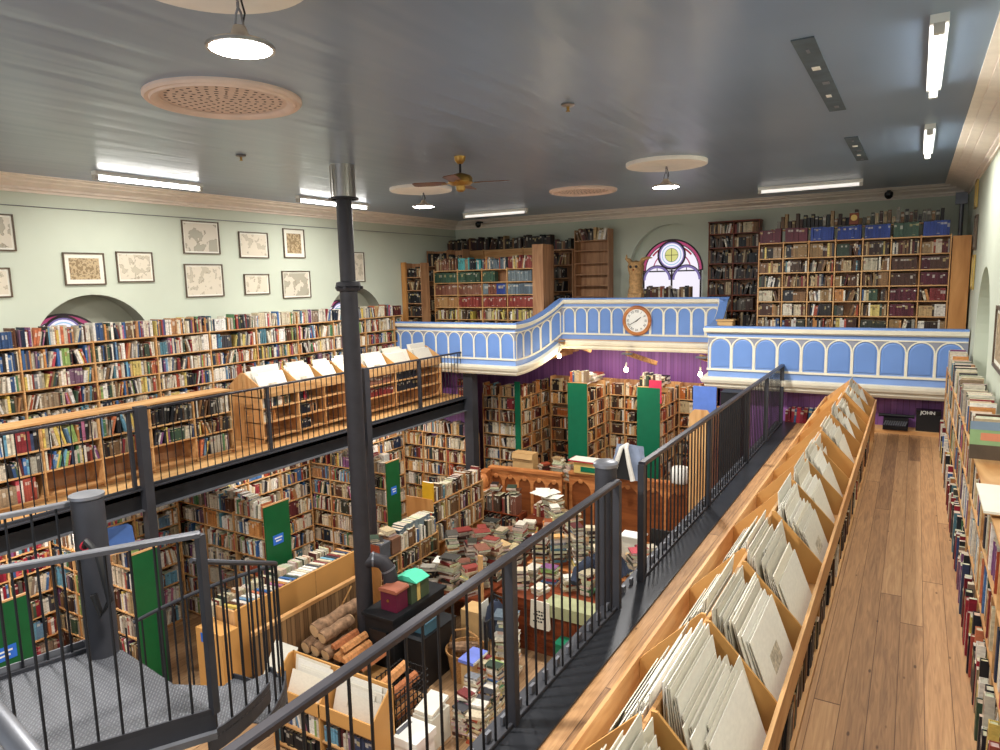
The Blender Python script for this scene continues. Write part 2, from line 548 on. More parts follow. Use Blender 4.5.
# steel edge beams
def beam(name, label, x, y0, y1, z0, z1, s):
    t = thing(name, label, 'beam', (x, (y0 + y1) / 2, z0))
    t['kind'] = 'structure'
    mb = B(x - .02, y0, z0, x + .02, y1, z1); mb.build('web', 'steel_dark', t)
    B(x - .09, y0, z0 - .015, x + .09, y1, z0).build('flange', 'steel_light', t)
    B(x - .09, y0, z1, x + .09, y1, z1 + .015).build('flange', 'steel', t)
    return t
beam('edge_beam', 'long black steel beam carrying the map-wall gallery edge', EL - .02, Y0, 12.5, GF - .28, GF - .02, 1)
beam('edge_beam', 'black steel beam under the print-rack gallery edge', ER - .02, 1.2, 12.4, GF - .28, GF - .02, 1)
mb = B(ER, .5, GF + .001, -1.62, 12.4, GF + .008); mb.bx(-1.63, .5, GF + .001, -1.615, 12.4, GF + .015)
struct(mb.build('trim_6', 'edge_strip'))
mb = MB()
for i in range(58):      # pale packing blocks showing under the rail
    y = 2.2 + i * .172
    mb.bx(ER - .05, y, GF, ER - .03, y + .05, GF + .05)
struct(mb.build('trim_7', 'steel_light'))

# ---------------------------------------------------------------- blue gallery parapets
def path_of(pts, outs, n=1):
    out = []
    for (p, q, a, b) in zip(pts[:-1], pts[1:], outs[:-1], outs[1:]):
        for i in range(n):
            t = i / n
            nn = V(a).lerp(V(b), t)
            out.append((V(p).lerp(V(q), t), nn if t == 0 else nn.normalized()))
    out.append((V(pts[-1]), V(outs[-1])))
    return out

def parapet(name, label, path, narch, h=.98, s_in=.03):
    base = path[len(path) // 2][0]
    t = thing(name, label, 'parapet', base)
    L = [0.]
    for (p, _), (q, _) in zip(path[:-1], path[1:]): L.append(L[-1] + (V((q.x, q.y, 0)) - V((p.x, p.y, 0))).length)
    tot = L[-1]
    def at(s, d, z):
        s = min(max(s, 0), tot)
        for i in range(len(L) - 1):
            if s <= L[i + 1] + 1e-9: break
        k = (s - L[i]) / max(1e-9, L[i + 1] - L[i])
        p = path[i][0].lerp(path[i + 1][0], k); nn = path[i][1].lerp(path[i + 1][1], k).normalized()
        return p + nn * d + Z * z
    bd = MB(); sweep(bd, path, [(-.06, .0), (0, .0), (0, h - .12), (-.06, h - .12)]); bd.build('board', 'blue', t)
    cp = MB(); sweep(cp, path, [(-.1, h - .12), (.02, h - .12), (.03, h - .1), (.07, h - .095), (.08, h - .035), (.06, h - .03), (-.1, h - .03)]); cp.build('cap_rail', 'cream', t)
    ct = MB(); sweep(ct, path, [(-.1, h - .03), (.06, h - .03), (.06, h), (-.1, h)]); ct.build('cap_top', 'blue_deep', t)
    bm = MB(); sweep(bm, path, [(-.06, -.1), (.02, -.1), (.05, -.06), (.05, -.02), (.09, 0), (.11, .05), (.11, .09), (.02, .1), (-.06, .1)]); bm.build('base_moulding', 'cream', t)
    rl = MB()
    sweep(rl, path, [(0, h - .2), (.018, h - .2), (.018, h - .18), (0, h - .18)])
    sweep(rl, path, [(0, .21), (.022, .21), (.022, .245), (0, .245)])
    rl.build('moulding_line', 'cream', t)
    sp = MB(); sweep(sp, path, [(0, h - .36), (.004, h - .36), (.004, h - .2), (0, h - .2)]); sp.build('spandrel', 'spandrel', t)
    tr, pn = MB(), MB()
    w = (tot - 2 * s_in) / narch
    a = w * .5 - .011; b = a - .009
    z0, zt = .245, h - .2
    zs = zt - a - .004
    def arc(r, uc, n=12, zz=0.):
        return [(uc - r, z0 + zz)] + [(uc - r * math.cos(PI * i / n), zs + r * math.sin(PI * i / n)) for i in range(n + 1)] + [(uc + r, z0 + zz)]
    for i in range(narch):
        uc = s_in + (i + .5) * w
        A, Bq, C, D = arc(a + .011, uc), arc(b, uc), arc(b - .012, uc, zz=.015), arc(b - .032, uc, zz=.035)
        for j in range(len(A) - 1):
            tr.face([at(A[j][0], .02, A[j][1]), at(A[j + 1][0], .02, A[j + 1][1]), at(Bq[j + 1][0], .02, Bq[j + 1][1]), at(Bq[j][0], .02, Bq[j][1])])
            tr.face([at(Bq[j][0], .02, Bq[j][1]), at(Bq[j + 1][0], .02, Bq[j + 1][1]), at(Bq[j + 1][0], .0, Bq[j + 1][1]), at(Bq[j][0], .0, Bq[j][1])])
            tr.face([at(A[j][0], .0, A[j][1]), at(A[j + 1][0], .0, A[j + 1][1]), at(A[j + 1][0], .02, A[j + 1][1]), at(A[j][0], .02, A[j][1])])
            pn.face([at(C[j][0], .005, C[j][1]), at(C[j + 1][0], .005, C[j + 1][1]), at(D[j + 1][0], .014, D[j + 1][1]), at(D[j][0], .014, D[j][1])])
            pn.face([at(Bq[j][0], .005, Bq[j][1]), at(Bq[j + 1][0], .005, Bq[j + 1][1]), at(C[j + 1][0], .005, C[j + 1][1]), at(C[j][0], .005, C[j][1])])
        pn.face([at(u, .014, z) for u, z in D])
        # little bosses where arches meet
    tr.build('arch_tracery', 'cream', t)
    pn.build('arch_panel', 'blue_deep', t)
    return t

ZP = 3.55
parapet('gallery_parapet', 'long blue arcaded gallery front above the print-rack gallery, beneath the tallest bookcases',
        path_of([(-3.06, 12.15, ZP), (.7, 12.15, ZP)], [(-1, -1, 0), -Y]), 10)
parapet('gallery_parapet', 'blue arcaded gallery front meeting the map wall above the slanted print display',
        path_of([(XL + .02, 12.15, ZP), (-6.95, 12.15, ZP)], [-Y, (1, -1, 0)]), 10)
# swooping return that climbs from the left front to the clock front
def swoop(x0, x1, sgn):
    pts, outs = [], []
    for i in range(15):
        t = i / 14
        y = 12.15 + 1.25 * t
        e = t ** 2.7
        pts.append((x0 + (x1 - x0) * t ** 2.2, y, ZP + .46 * e))
        nv = V((sgn, -.25 * t * sgn, 0)).normalized()
        outs.append(tuple(nv) if 0 < i < 14 else (sgn, -1, 0))
    return path_of(pts, outs)
parapet('gallery_parapet', 'curved blue gallery front sweeping up towards the clock', swoop(-6.95, -6.5, 1), 5)
parapet('gallery_parapet', 'blue arcaded gallery front with the clock mounted on it', path_of([(-6.5, 13.4, ZP + .46), (-3.12, 13.4, ZP + .46)], [(1, -1, 0), (-1, -1, 0)]), 12)
parapet('gallery_parapet', 'short blue gallery return dropping behind the print-rack end of the gallery front', swoop(-3.06, -3.12, -1), 5)

# ---------------------------------------------------------------- clock
t = thing('wall_clock', 'round white clock with roman numerals in a wooden rim on the blue gallery front', 'clock', (-4.8, 13.38, 4.24))
c = V((-4.8, 13.375, 4.53))
MB().lathe([(.0, 0), (.3, 0), (.305, .03), (.29, .055), (.25, .06), (.235, .04), (.232, .03)], c, 40, d=-Y).build('rim', 'oak_orange', t, True)
MB().lathe([(.0, .032), (.235, .032)], c, 40, d=-Y).build('dial', 'white', t)
for i, r in enumerate(['XII', 'I', 'II', 'III', 'IV', 'V', 'VI', 'VII', 'VIII', 'IX', 'X', 'XI']):
    a = 2 * PI * i / 12
    p = c + V((math.sin(a) * .185, -.034, math.cos(a) * .185))
    text_part(r, .07, p, (PI / 2, a, 0), 'black', t, 'numeral')
for nm, a, l, w in (('hour_hand', math.radians(52), .11, .02), ('minute_hand', math.radians(240), .17, .014)):
    d = V((math.sin(a), 0, math.cos(a))); s = V((math.cos(a), 0, -math.sin(a)))
    MB().prism([(-w / 2, -.03), (w / 2, -.03), (w * .35, l), (-w * .35, l)], c + V((0, -.036, 0)), s, d, -Y, .003).build(nm, 'black', t)

# ---------------------------------------------------------------- stained glass windows
emit('glass_white', '#efe9f6', .8, '#555555'); emit('glass_pale_yellow', '#e8e48a', .62, '#555544'); emit('glass_blue_white', '#9fd0ee', .65, '#445566')
emit('glass_pink', '#c8487c', .5, '#442233'); emit('glass_red', '#b82845', .5, '#441122'); emit('glass_violet', '#8f7cc0', .5, '#333344'); emit('glass_green', '#6f9a6a', .5, '#334433')
def stained(name, c, ax, n, R):
    """half-round window, c = centre of its springing line on the niche face; n points into the room"""
    t = bpy.data.objects.new(name, None); COL.objects.link(t); t.location = c; struct(t)
    c = V(c)
    def ring(r0, r1, cc, a0, a1, nm, m, d=.01, k=28, th=.0):
        mb = MB()
        for i in range(k):
            p, q = a0 + (a1 - a0) * i / k, a0 + (a1 - a0) * (i + 1) / k
            f = lambda a, r: cc + ax * (r * math.cos(a)) + Z * (r * math.sin(a)) + n * d
            mb.face([f(p, r0), f(p, r1), f(q, r1), f(q, r0)])
        return mb.build(nm, m, t)
    ring(R * .0, R * .98, c, 0, PI, 'pane', 'glass_white', .004)
    ring(R * .92, R * 1.0, c, 0, PI, 'border', 'glass_pink', .008)
    ring(R * .89, R * .92, c, 0, PI, 'lead', 'glass_lead', .012)
    ring(R * 1.0, R * 1.05, c, 0, PI, 'stone_frame', 'glass_lead', .012)
    rc = c + Z * R * .52
    r = R * .46
    ring(0, r, rc, 0, 2 * PI, 'roundel', 'glass_white', .03)
    ring(r * .93, r * 1.06, rc, 0, 2 * PI, 'lead', 'glass_lead', .036)
    ring(r * .84, r * .93, rc, 0, 2 * PI, 'roundel_border', 'glass_violet', .034)
    ring(r * .66, r * .72, rc, 0, 2 * PI, 'roundel_band', 'glass_blue_white', .034)
    ring(0, r * .48, rc, 0, 2 * PI, 'roundel_heart', 'glass_pale_yellow', .034)
    ring(r * .46, r * .5, rc, 0, 2 * PI, 'lead', 'glass_green', .036)
    mb = MB()
    for d in (ax, Z):
        o = ax if d is Z else Z
        mb.fbox(rc - d * r * .48 - o * .006 + n * .035, d, o, n, r * .96, .012, .004)
    for s in (-1, 1):   # bars dividing the side lights
        mb.fbox(c + ax * (s * R * .5) - ax * .008 + n * .013, ax, Z, n, .016, R * .2, .006)
        for q in (.25, .75):
            a = PI / 2 + s * (.25 + q * 1.1)
            p = c + ax * (R * .55 * math.cos(a)) + Z * (R * .55 * math.sin(a))
    mb.build('glazing_bar', 'glass_lead', t)
    for s in (-1, 1):
        a0 = PI / 2 + s * .62; a1 = PI / 2 + s * 1.32
        ring(R * .62, R * .66, c, min(a0, a1), max(a0, a1), 'side_light_line', 'glass_pink', .013)
        a0 = PI / 2 + s * .5
        ring(R * .8, R * .86, c, min(a0, a0 + s * .4), max(a0, a0 + s * .4), 'side_light_accent', 'glass_red', .013)
        cc = c + ax * (s * R * .5) - Z * R * .3
        ring(R * .4, R * .47, cc, .0, PI, 'lower_arch', 'glass_violet', .022)
        ring(R * .47, R * .5, cc, .0, PI, 'lead', 'glass_lead', .024)
    mb = MB().fbox(c - ax * R - Z * .6 + n * .004, ax, Z, n, 2 * R, .6, .002); mb.build('lower_light', 'glass_white', t)
    mb = MB()
    for u in (-1, -.03, .94):
        mb.fbox(c + ax * (u * R) - Z * .6 + n * .006, ax, Z, n, R * .06, .62, .012)
    mb.fbox(c - ax * R - Z * .02 + n * .006, ax, Z, n, 2 * R, .03, .012)
    mb.build('mullion', 'glass_lead', t)
    return t
stained('window_1', (-4.66, YB + .195, 5.52), X, -Y, .66)
stained('window_2', (XL - .295, 5.3, 4.42), Y, X, .62)
stained('window_3', (XL - .295, 10.95, 4.42), Y, X, .62)

# ---------------------------------------------------------------- ceiling fittings
def rose(label, x, y, r, ornate):
    t = thing('ceiling_rose', label, 'ceiling rose', (x, y, ZC))
    c = V((x, y, ZC))
    if ornate:
        MB().lathe([(r, 0), (r, .02), (r * .97, .04), (r * .92, .035), (r * .9, .05), (r * .84, .045), (r * .8, .02), (r * .78, .02)], c, 48, d=-Z).build('moulded_rim', 'rose_pink', t, True)
        MB().lathe([(0, .006), (r * .8, .006)], c, 40, d=-Z).build('recess', 'rose_dark', t)
        mb = MB().lathe([(0, .012), (r * .78, .012), (r * .8, .02)], c, 40, d=-Z)      # the piercings: rings of small dark slots
        for k in range(1, 8):
            rr = r * .74 * k / 7.2
            n = 5 * k + 1
            for i in range(n):
                a = 2 * PI * (i + .5 * (k % 2)) / n
                q = c + V((math.cos(a) * rr, math.sin(a) * rr, -.0135)); w1, w2 = (r * .03, r * .018) if (i + k) % 2 else (r * .018, r * .032)
                u, w = V((math.cos(a), math.sin(a), 0)), V((-math.sin(a), math.cos(a), 0))
                mb.face([q + u * (w1 * math.cos(2 * PI * j / 8)) + w * (w2 * math.sin(2 * PI * j / 8)) for j in range(8)], mi=1)
        mb.build('pierced_grille', ['rose_pink', 'rose_dark'], t)
    else:
        MB().lathe([(r, 0), (r, .035), (r * .98, .05), (0, .05)], c, 48, d=-Z).build('disc', 'plaster_white', t, True)
    return t
rose('large pierced plaster ceiling rose with a pink rim, the one nearest the stair', -4.84, 3.84, .6, True)
rose('pierced plaster ceiling rose with pink rim, in front of the stained glass end', -4.98, 11.15, .58, True)
rose('plain white ceiling disc above the lamp nearest the camera', -2.93, 2.3, .47, False)
rose('plain white ceiling disc above the lamp facing the stained glass', -2.92, 9.23, .53, False)
rose('plain white ceiling disc behind the brass ceiling fan', -6.92, 9.14, .5, False)

emit('lamp_lens', '#fffdf6', 30.); emit('tube_lit', '#fffdf8', 9.); emit('tube_dim', '#f4f0ea', .55); emit('bulb_lit', '#ffe3b0', 30.)  # tube_dim puts a faint glow into the unlit tubes
def pendant(label, x, y, zl, r, disc=.05):
    t = thing('pendant_lamp', label, 'lamp', (x, y, zl))
    MB().lathe([(r * .98, 0), (r * 1.1, .0), (r * 1.1, .015), (r * .95, .03), (r * .6, .04), (r * .3, .07), (.03, .11), (0, .11)], (x, y, zl), 32).build('housing', 'galv', t, True)
    MB().lathe([(0, -.012), (r * .7, -.01), (r * 1.0, 0)], (x, y, zl), 32).build('lens', 'lamp_lens', t)
    mb = MB()
    for dx in (-.03, .03): mb.tube([(x + dx, y, zl + .11), (x + dx * .6, y, zl + .17), (x, y, zl + .2)], .006, 6)
    mb.build('hook', 'steel_light', t)
    mb = MB(); n = int((ZC - disc - zl - .2) / .03) + 1
    for i in range(n):
        z = zl + .2 + i * .03
        if z > ZC - disc: break
        mb.fbox((x - .008, y - .003, z), X, Y, Z, .016, .006, .026)
    mb.build('chain', 'steel_light', t)
    MB().tube([(x + .02, y, zl + .1), (x + .035, y + .01, (zl + ZC) / 2), (x + .01, y, ZC - disc)], .005, 6).build('cable', 'steel_dark', t)
    return t
pendant('lit round LED pendant lamp on a chain, the biggest and nearest', -2.95, 2.46, 6.57, .15)
pendant('lit round pendant lamp below the disc facing the stained glass', -2.94, 9.28, 6.58, .17)
pendant('lit round pendant lamp beside the ceiling fan', -7.0, 9.3, 6.62, .17)

def tube_light(label, p0, p1, lit, guard=False):
    p0, p1 = V(p0), V(p1); d = (p1 - p0).normalized(); s = d.cross(Z)
    t = thing('fluorescent_light', label, 'light', (p0 + p1) / 2, 'fluorescent tubes on the ceiling')
    L = (p1 - p0).length
    MB().fbox(p0 - s * .05 + Z * .03, d, s, Z, L, .1, .05).build('batten', 'white', t)
    MB().cyl(p0 + d * .04, p1 - d * .04, .026, n=10).build('tube', 'tube_lit' if lit else 'tube_dim', t)
    for p in (p0, p1 - d * .05):
        MB().fbox(p - s * .03 - Z * .03, d, s, Z, .05, .06, .06).build('end_cap', 'bulb_cap', t)
    return t
tube_light('lit fluorescent tube over the map wall, before the flue', (-9.05, 5.1, 6.82), (-9.05, 6.66, 6.82), True)
tube_light('lit fluorescent tube over the map wall, behind the flue', (-9.05, 8.5, 6.82), (-9.05, 10.25, 6.82), True)
tube_light('unlit white fluorescent tube above the green encyclopedia bookcase', (-8.75, 13.1, 6.82), (-7.14, 13.1, 6.82), False)
tube_light('unlit white fluorescent tube above the tallest far bookcase', (-2.45, 12.95, 6.82), (-.83, 12.95, 6.82), False)
tube_light('lit fluorescent tube near the right cornice, the longer-looking one', (.04, 5.05, 6.82), (.04, 6.9, 6.82), True)
tube_light('lit fluorescent tube near the right cornice, the further one', (.04, 8.65, 6.82), (.04, 10.5, 6.82), True)

t = thing('ceiling_fan', 'brass ceiling fan with brown wooden blades', 'fan', (-4.83, 7.18, 6.5))
c = V((-4.83, 7.18, 6.9))
MB().lathe([(0, 0), (.07, 0), (.065, .05), (.03, .09), (.0, .09)], c, 20, d=-Z).build('ceiling_cup', 'brass', t, True)
MB().cyl(c - Z * .08, c - Z * .22, .014).build('rod', 'steel_dark', t)
MB().lathe([(0, .2), (.05, .2), (.13, .23), (.15, .26), (.15, .31), (.12, .34), (.06, .35), (.055, .4), (.03, .42), (0, .42)], c, 24, d=-Z).build('motor', 'brass', t, True)
for k in range(4):
    a = .35 + k * PI / 2
    d = V((math.cos(a), math.sin(a), 0)); s = V((-math.sin(a), math.cos(a), .15)).normalized()
    MB().prism([(.18, -.05), (.3, -.07), (.56, -.075), (.6, -.05), (.6, .05), (.56, .075), (.3, .07), (.18, .05)], c - Z * .315, d, s, Z, .008).build('blade', 'fan_blade', t)
    MB().fbox(c - Z * .32 - s * .012 + d * .1, d, s, Z, .14, .024, .006).build('blade_arm', 'brass', t)

for lb, x, y in (('small pale sprinkler head on the ceiling between the pendant lamps', -2.67, 5.67), ('small sprinkler head on the ceiling beside the pierced rose and flue', -6.76, 5.53)):
    t = thing('sprinkler_head', lb, 'sprinkler', (x, y, ZC - .09))
    MB().lathe([(0, 0), (.055, 0), (.06, .012), (.045, .022), (0, .024)], (x, y, ZC), 20, d=-Z).build('plate', 'galv' if x > -4 else 'steel_light', t, True)
    MB().lathe([(.0, .02), (.014, .02), (.012, .055), (.02, .058), (.02, .064), (0, .064)], (x, y, ZC), 12, d=-Z).build('nozzle', 'brass', t, True)
for lb, x, y in (('black dome camera on the far cornice above the tallest bookcases', -.51, 14.62), ('black dome camera in the far cornice corner above the dark books', -9.35, 14.62)):
    t = thing('security_camera', lb, 'camera', (x, y, 6.72))
    MB().lathe([(0, 0), (.05, 0), (.07, .02), (.072, .06), (.06, .1), (.03, .13), (0, .135)], (x, y, 6.83), 18, d=-Z).build('dome', 'black_gloss', t, True)
    B(x - .03, y - .03, 6.82, x + .03, y + .3, 6.85).build('bracket', 'black', t)
for lb, y0, y1 in (('flat grey strip of a removed light fitting, beside the brighter right tube', 5.04, 7.38), ('flat grey strip of a removed light fitting, beside the further right tube', 8.9, 10.8)):
    t = thing('ceiling_strip', lb, 'strip', (-.71, (y0 + y1) / 2, ZC - .012))
    B(-.78, y0, ZC - .008, -.64, y1, ZC).build('plate', mat('strip_blue', '#4d5c66', .5, var=.25), t)
    for k in range(5):
        yy = y0 + (y1 - y0) * (k + .5) / 5
        B(-.72 - .02 * (k % 2), yy, ZC - .012, -.7 + .015 * (k % 3), yy + .09, ZC - .008).build('plaster_patch', 'plaster_white' if k % 2 else 'steel_light', t)

# ---------------------------------------------------------------- posts, flue and railings
def post(name, label, x, y, z0, z1, r, m='steel', rnd=False, cat='column', cap=True):
    t = thing(name, label, cat, (x, y, z0))
    if rnd:
        MB().cyl((x, y, z0), (x, y, z1), r, n=24).build('shaft', m, t, True)
        if cap: MB().lathe([(0, 0), (r * 1.12, 0), (r * 1.12, .025), (r * .9, .04), (0, .04)], (x, y, z1), 24).build('cap', 'steel_light', t, True)
        MB().lathe([(r * 1.7, 0), (r * 1.7, .02), (r, .02)], (x, y, z0), 24).build('base_plate', m, t, True)
    else:
        B(x - r, y - r, z0, x + r, y + r, z1).build('shaft', m, t)
        B(x - r * 1.05, y - r * 1.05, z1, x + r * 1.05, y + r * 1.05, z1 + .015).build('cap', m, t)
        B(x - r * 1.6, y - r * 1.6, z0, x + r * 1.6, y + r * 1.6, z0 + .02).build('base_plate', m, t)
    return t
post('steel_column', 'square black steel column at the map-wall gallery edge behind the stair', -8.24, 4.93, 0, 3.93, .058)
post('steel_column', 'square black steel column at the gallery edge right behind the flue', -8.22, 9.02, 0, 3.92, .065)
post('steel_column', 'black steel column at the far end of the map-wall gallery', -8.2, 12.34, 0, 3.5, .11)
post('steel_column', 'round capped black column between the two runs of print-rack gallery railing', -1.96, 4.78, 0, 3.98, .085, rnd=True)
post('steel_column', 'broad black steel column under the clock end of the print-rack gallery', -2.36, 10.9, 0, 3.6, .15, m='steel_dark')

t = thing('stove_flue', 'tall black stovepipe rising from the stove to a silver ceiling sleeve', 'stovepipe', (-6.35, 6.75, 0))
fx, fy = -6.35, 6.75
MB().cyl((fx, fy, 0), (fx, fy, 5.3), .115, n=24).build('lower_pipe', 'flue', t, True)
MB().cyl((fx, fy, 5.3), (fx, fy, 6.5), .1, n=24).build('upper_pipe', 'flue', t, True)
MB().lathe([(.11, -.06), (.15, -.05), (.165, -.01), (.15, .0), (.165, .01), (.15, .06), (.11, .07)], (fx, fy, 5.36), 24).build('collar', 'flue', t, True)
for a in (.4, 1.6, 3.3, 5.2):
    p = V((fx + .165 * math.cos(a), fy + .165 * math.sin(a), 5.35))
    MB().cyl(p, p + V((math.cos(a), math.sin(a), 0)) * .03, .018, n=8).build('collar_bolt', 'flue', t)
MB().cyl((fx, fy, 6.5), (fx, fy, 6.9), .155, n=32).build('ceiling_sleeve', 'galv', t, True)
MB().lathe([(.155, 0), (.19, .0), (.19, .02), (.1, .03)], (fx, fy, 6.47), 24).build('sleeve_rim', 'flue', t, True)
mb = MB()
for i in range(9):
    a = PI + i * PI * 1.1 / 9 + .2
    p = V((fx + .157 * math.cos(a), fy + .157 * math.sin(a), 6.52))
    mb.fbox(p, V((-math.sin(a), math.cos(a), 0)), V((math.cos(a), math.sin(a), 0)), Z, .012, .004, .36)
mb.build('sleeve_seam', 'galv', t)
el = [V((fx + .02, fy + .0, 1.6)), V((fx + .12, fy + .08, 1.63)), V((fx + .22, fy + .15, 1.59)), V((fx + .29, fy + .19, 1.48)), V((fx + .31, fy + .2, 1.36)), V((fx + .31, fy + .2, 1.0))]
MB().tube(el, .1, 18).build('elbow', 'flue', t, True)
for i in (1, 3):
    d = (el[i + 1] - el[i - 1]).normalized()
    MB().tube([el[i] - d * .012, el[i] + d * .012], .107, 18).build('elbow_band', 'steel_light', t)

def railing(name, label, pts, zt, zb, posts, sp=.115, r=.0075, hw=.03, hand='handrail', post_r=.022, end_off=0., botm='steel'):
    """pts: plan polyline [(x,y)], heights zt/zb may be (start, end)"""
    P = [V((x, y, 0)) for x, y in pts]
    L = [0.]
    for a, b in zip(P[:-1], P[1:]): L.append(L[-1] + (b - a).length)
    T = L[-1]
    zt = zt if isinstance(zt, tuple) else (zt, zt); zb = zb if isinstance(zb, tuple) else (zb, zb)
    def at(s):
        for i in range(len(L) - 1):
            if s <= L[i + 1] + 1e-9: break
        k = (s - L[i]) / max(1e-9, L[i + 1] - L[i])
        return P[i].lerp(P[i + 1], k), s / T
    t = thing(name, label, 'railing', P[0] + Z * zb[0])
    def bar(nm, zz, w, h, m, off=0):
        mb = MB()
        path = []
        for s in [x for x in L]:
            p, k = at(s)
            i = min(max(L.index(s), 0), len(P) - 1)
            d = (P[min(i + 1, len(P) - 1)] - P[max(i - 1, 0)]).normalized()
            path.append((p + Z * (zz[0] + (zz[1] - zz[0]) * k), d.cross(Z)))
        sweep(mb, path, [(-w, -h), (w, -h), (w, -.006), (w * .7, 0), (-w * .7, 0), (-w, -.006)])
        mb.build(nm, m, t)
    bar('handrail', zt, hw, .03, hand)
    bar('bottom_rail', (zb[0] + .03, zb[1] + .03), .012, .03, botm)
    for s in posts:
        p, k = at(s * T)
        b = zb[0] + (zb[1] - zb[0]) * k; h = zt[0] + (zt[1] - zt[0]) * k - .02
        mb = B(p.x - post_r, p.y - post_r, b, p.x + post_r, p.y + post_r, h); mb.build('post', 'steel', t)
    n = int(T / sp)
    for i in range(1, n):
        s = T * i / n
        if any(abs(s - q * T) < .035 for q in posts): continue
        p, k = at(s)
        b = zb[0] + (zb[1] - zb[0]) * k + .01; h = zt[0] + (zt[1] - zt[0]) * k - .02
        MB().cyl((p.x, p.y, b), (p.x, p.y, h), r, n=6, caps=False).build('baluster', 'steel_dark', t)
    return t
railing('gallery_railing', 'black railing along the whole map-wall gallery edge', [(EL, 1.8), (EL, 12.25)], 3.91, GF, [0, .288, .494, .85, .9999], sp=.115)
railing('gallery_railing', 'black railing with a worn wide handrail beside the near print rack', [(ER + .02, 1.0), (ER + .02, 4.68)], 3.92, GF, [0, .57, .9999], sp=.117, hw=.028, post_r=.026)
railing('gallery_railing', 'longer black railing from the round column to the blue gallery front', [(ER + .02, 5.22), (ER + .02, 12.1)], 3.92, GF, [0, .31, .6, .8, .9999], sp=.112, hw=.03, post_r=.026)

# ---------------------------------------------------------------- spiral stair
NX, NY = -4.72, 2.4
t = thing('spiral_stair', 'black steel spiral stair with a chequer-plate landing', 'staircase', (NX, NY, 0))
MB().cyl((NX, NY, 0), (NX, NY, 4.02), .1, n=28).build('newel_column', 'steel', t, True)
MB().lathe([(0, .02), (.108, .02), (.108, 0), (.095, -.01)], (NX, NY, 4.02), 28).build('newel_cap', 'steel_light', t, True)
A_, B_, C_, D_ = (NX + .1, NY + .08), (-3.44, 2.34), (-4.2, 1.04), (-5.25, .9)
mb = MB(); mb.prism([D_, C_, B_, A_, (NX - .15, NY + .02)], (0, 0, GF - .012), X, Y, Z, .012); mb.build('landing_plate', 'checker_plate', t)
def lip(p, q, z0, z1, th=.012):
    p, q = V((*p, 0)), V((*q, 0)); d = (q - p).normalized()
    return MB().fbox(p + Z * z0, d, d.cross(Z), Z, (q - p).length, th, z1 - z0)
lip(C_, B_, GF - .16, GF + .035).build('landing_channel', 'steel', t)
lip((C_[0], C_[1]), (B_[0], B_[1]), GF - .14, GF - .1, .05).build('landing_flange', 'steel_light', t)
lip(D_, (NX - .15, NY + .02), GF - .1, GF + .07).build('landing_kick_plate', 'steel_light', t)
lip(B_, A_, GF - .1, GF - .013).build('landing_nosing', 'steel', t)
R1 = 1.19
a_start = math.atan2(B_[1] - NY, B_[0] - NX)
NTR = 11; DA = math.radians(25); DZ = .22
rail_pts = []
for k in range(NTR):
    a0 = a_start + k * DA; a1 = a0 + DA * 1.12
    z = GF - (k + 1) * DZ
    arc = [(NX + R1 * math.cos(a0 + (a1 - a0) * i / 5), NY + R1 * math.sin(a0 + (a1 - a0) * i / 5)) for i in range(6)]
    inner = [(NX + .1 * math.cos(a1), NY + .1 * math.sin(a1)), (NX + .1 * math.cos(a0), NY + .1 * math.sin(a0))]
    tr = MB().prism(arc + inner, (0, 0, z - .01), X, Y, Z, .01).build('tread', 'checker_plate', t)
    mb = MB()
    for p, q in zip(arc[:-1], arc[1:]): 
        pp, qq = V((*p, 0)), V((*q, 0)); d = (qq - pp).normalized()
        mb.fbox(pp + Z * (z - .1), d, -d.cross(Z), Z, (qq - pp).length, .012, .14)
    mb.build('stringer', 'steel', tr)
    n = 4
    if k < 6:
        for i in range(n):
            a = a0 + DA * (i + .5) / n
            hz = z + .03 + 1.0 + DZ * (.5 - (i + .5) / n)
            p = (NX + (R1 - .02) * math.cos(a), NY + (R1 - .02) * math.sin(a))
            MB().cyl((*p, z - .05), (*p, hz - .01), .009, n=6, caps=False).build('baluster', 'steel_dark', t)
    for i in range(4):
        a = a0 + DA * i / 4
        rail_pts.append((NX + (R1 - .02) * math.cos(a), NY + (R1 - .02) * math.sin(a), z + 1.03 + DZ * (.5 - i / 4)))
MB().tube(rail_pts[:24], .017, 8).build('curved_handrail', 'steel', t, True)
# railings around the landing
railing('landing_railing', 'black railing on the front edge of the stair landing', [(C_[0] + .1, C_[1] + .17), (B_[0], B_[1])], 4.02, GF, [.9999], sp=.118, hw=.03, hand='landing_rail', r=.0085)
railing('landing_railing', 'black railing from the newel cap along the back of the stair landing', [(NX - .1, NY), (-5.2, 1.2)], 3.99, GF, [], sp=.13, hw=.028, hand='steel_light', r=.0085)
STAIR = COL.objects['spiral_stair']
for o in [q for q in COL.objects if q.name.startswith('landing_railing')]:
    o.parent = STAIR; o.location = o.location - STAIR.location
    for k in ('label', 'category'): del o[k]
t = thing('stair_handrail', 'pale worn handrail end in the near bottom corner by the landing', 'handrail', (-2.66, .77, 3.8))
MB().tube([(-2.75, .87, 4.2), (-2.3, .86, 4.1), (-1.9, .84, 4.0), (-1.86, .84, 3.9)], .035, 10).build('rail', 'steel_light', t, True)
t = thing('fire_bell_hose', 'coiled black hose hanging from a red hook on the newel column', 'hose', (NX + .13, NY - .1, 3.3))
MB().tube([(NX + .09, NY - .09, 3.72), (NX + .15, NY - .11, 3.77), (NX + .21, NY - .08, 3.7), (NX + .23, NY - .04, 3.35), (NX + .18, NY - .08, 3.25), (NX + .15, NY - .1, 3.4)], .022, 8).build('hose', 'black', t, True)
MB().lathe([(0, 0), (.03, 0), (.03, .03), (0, .035)], (NX + .07, NY - .075, 3.72), 14, d=V((.75, -.66, 0))).build('hook', 'red', t, True)
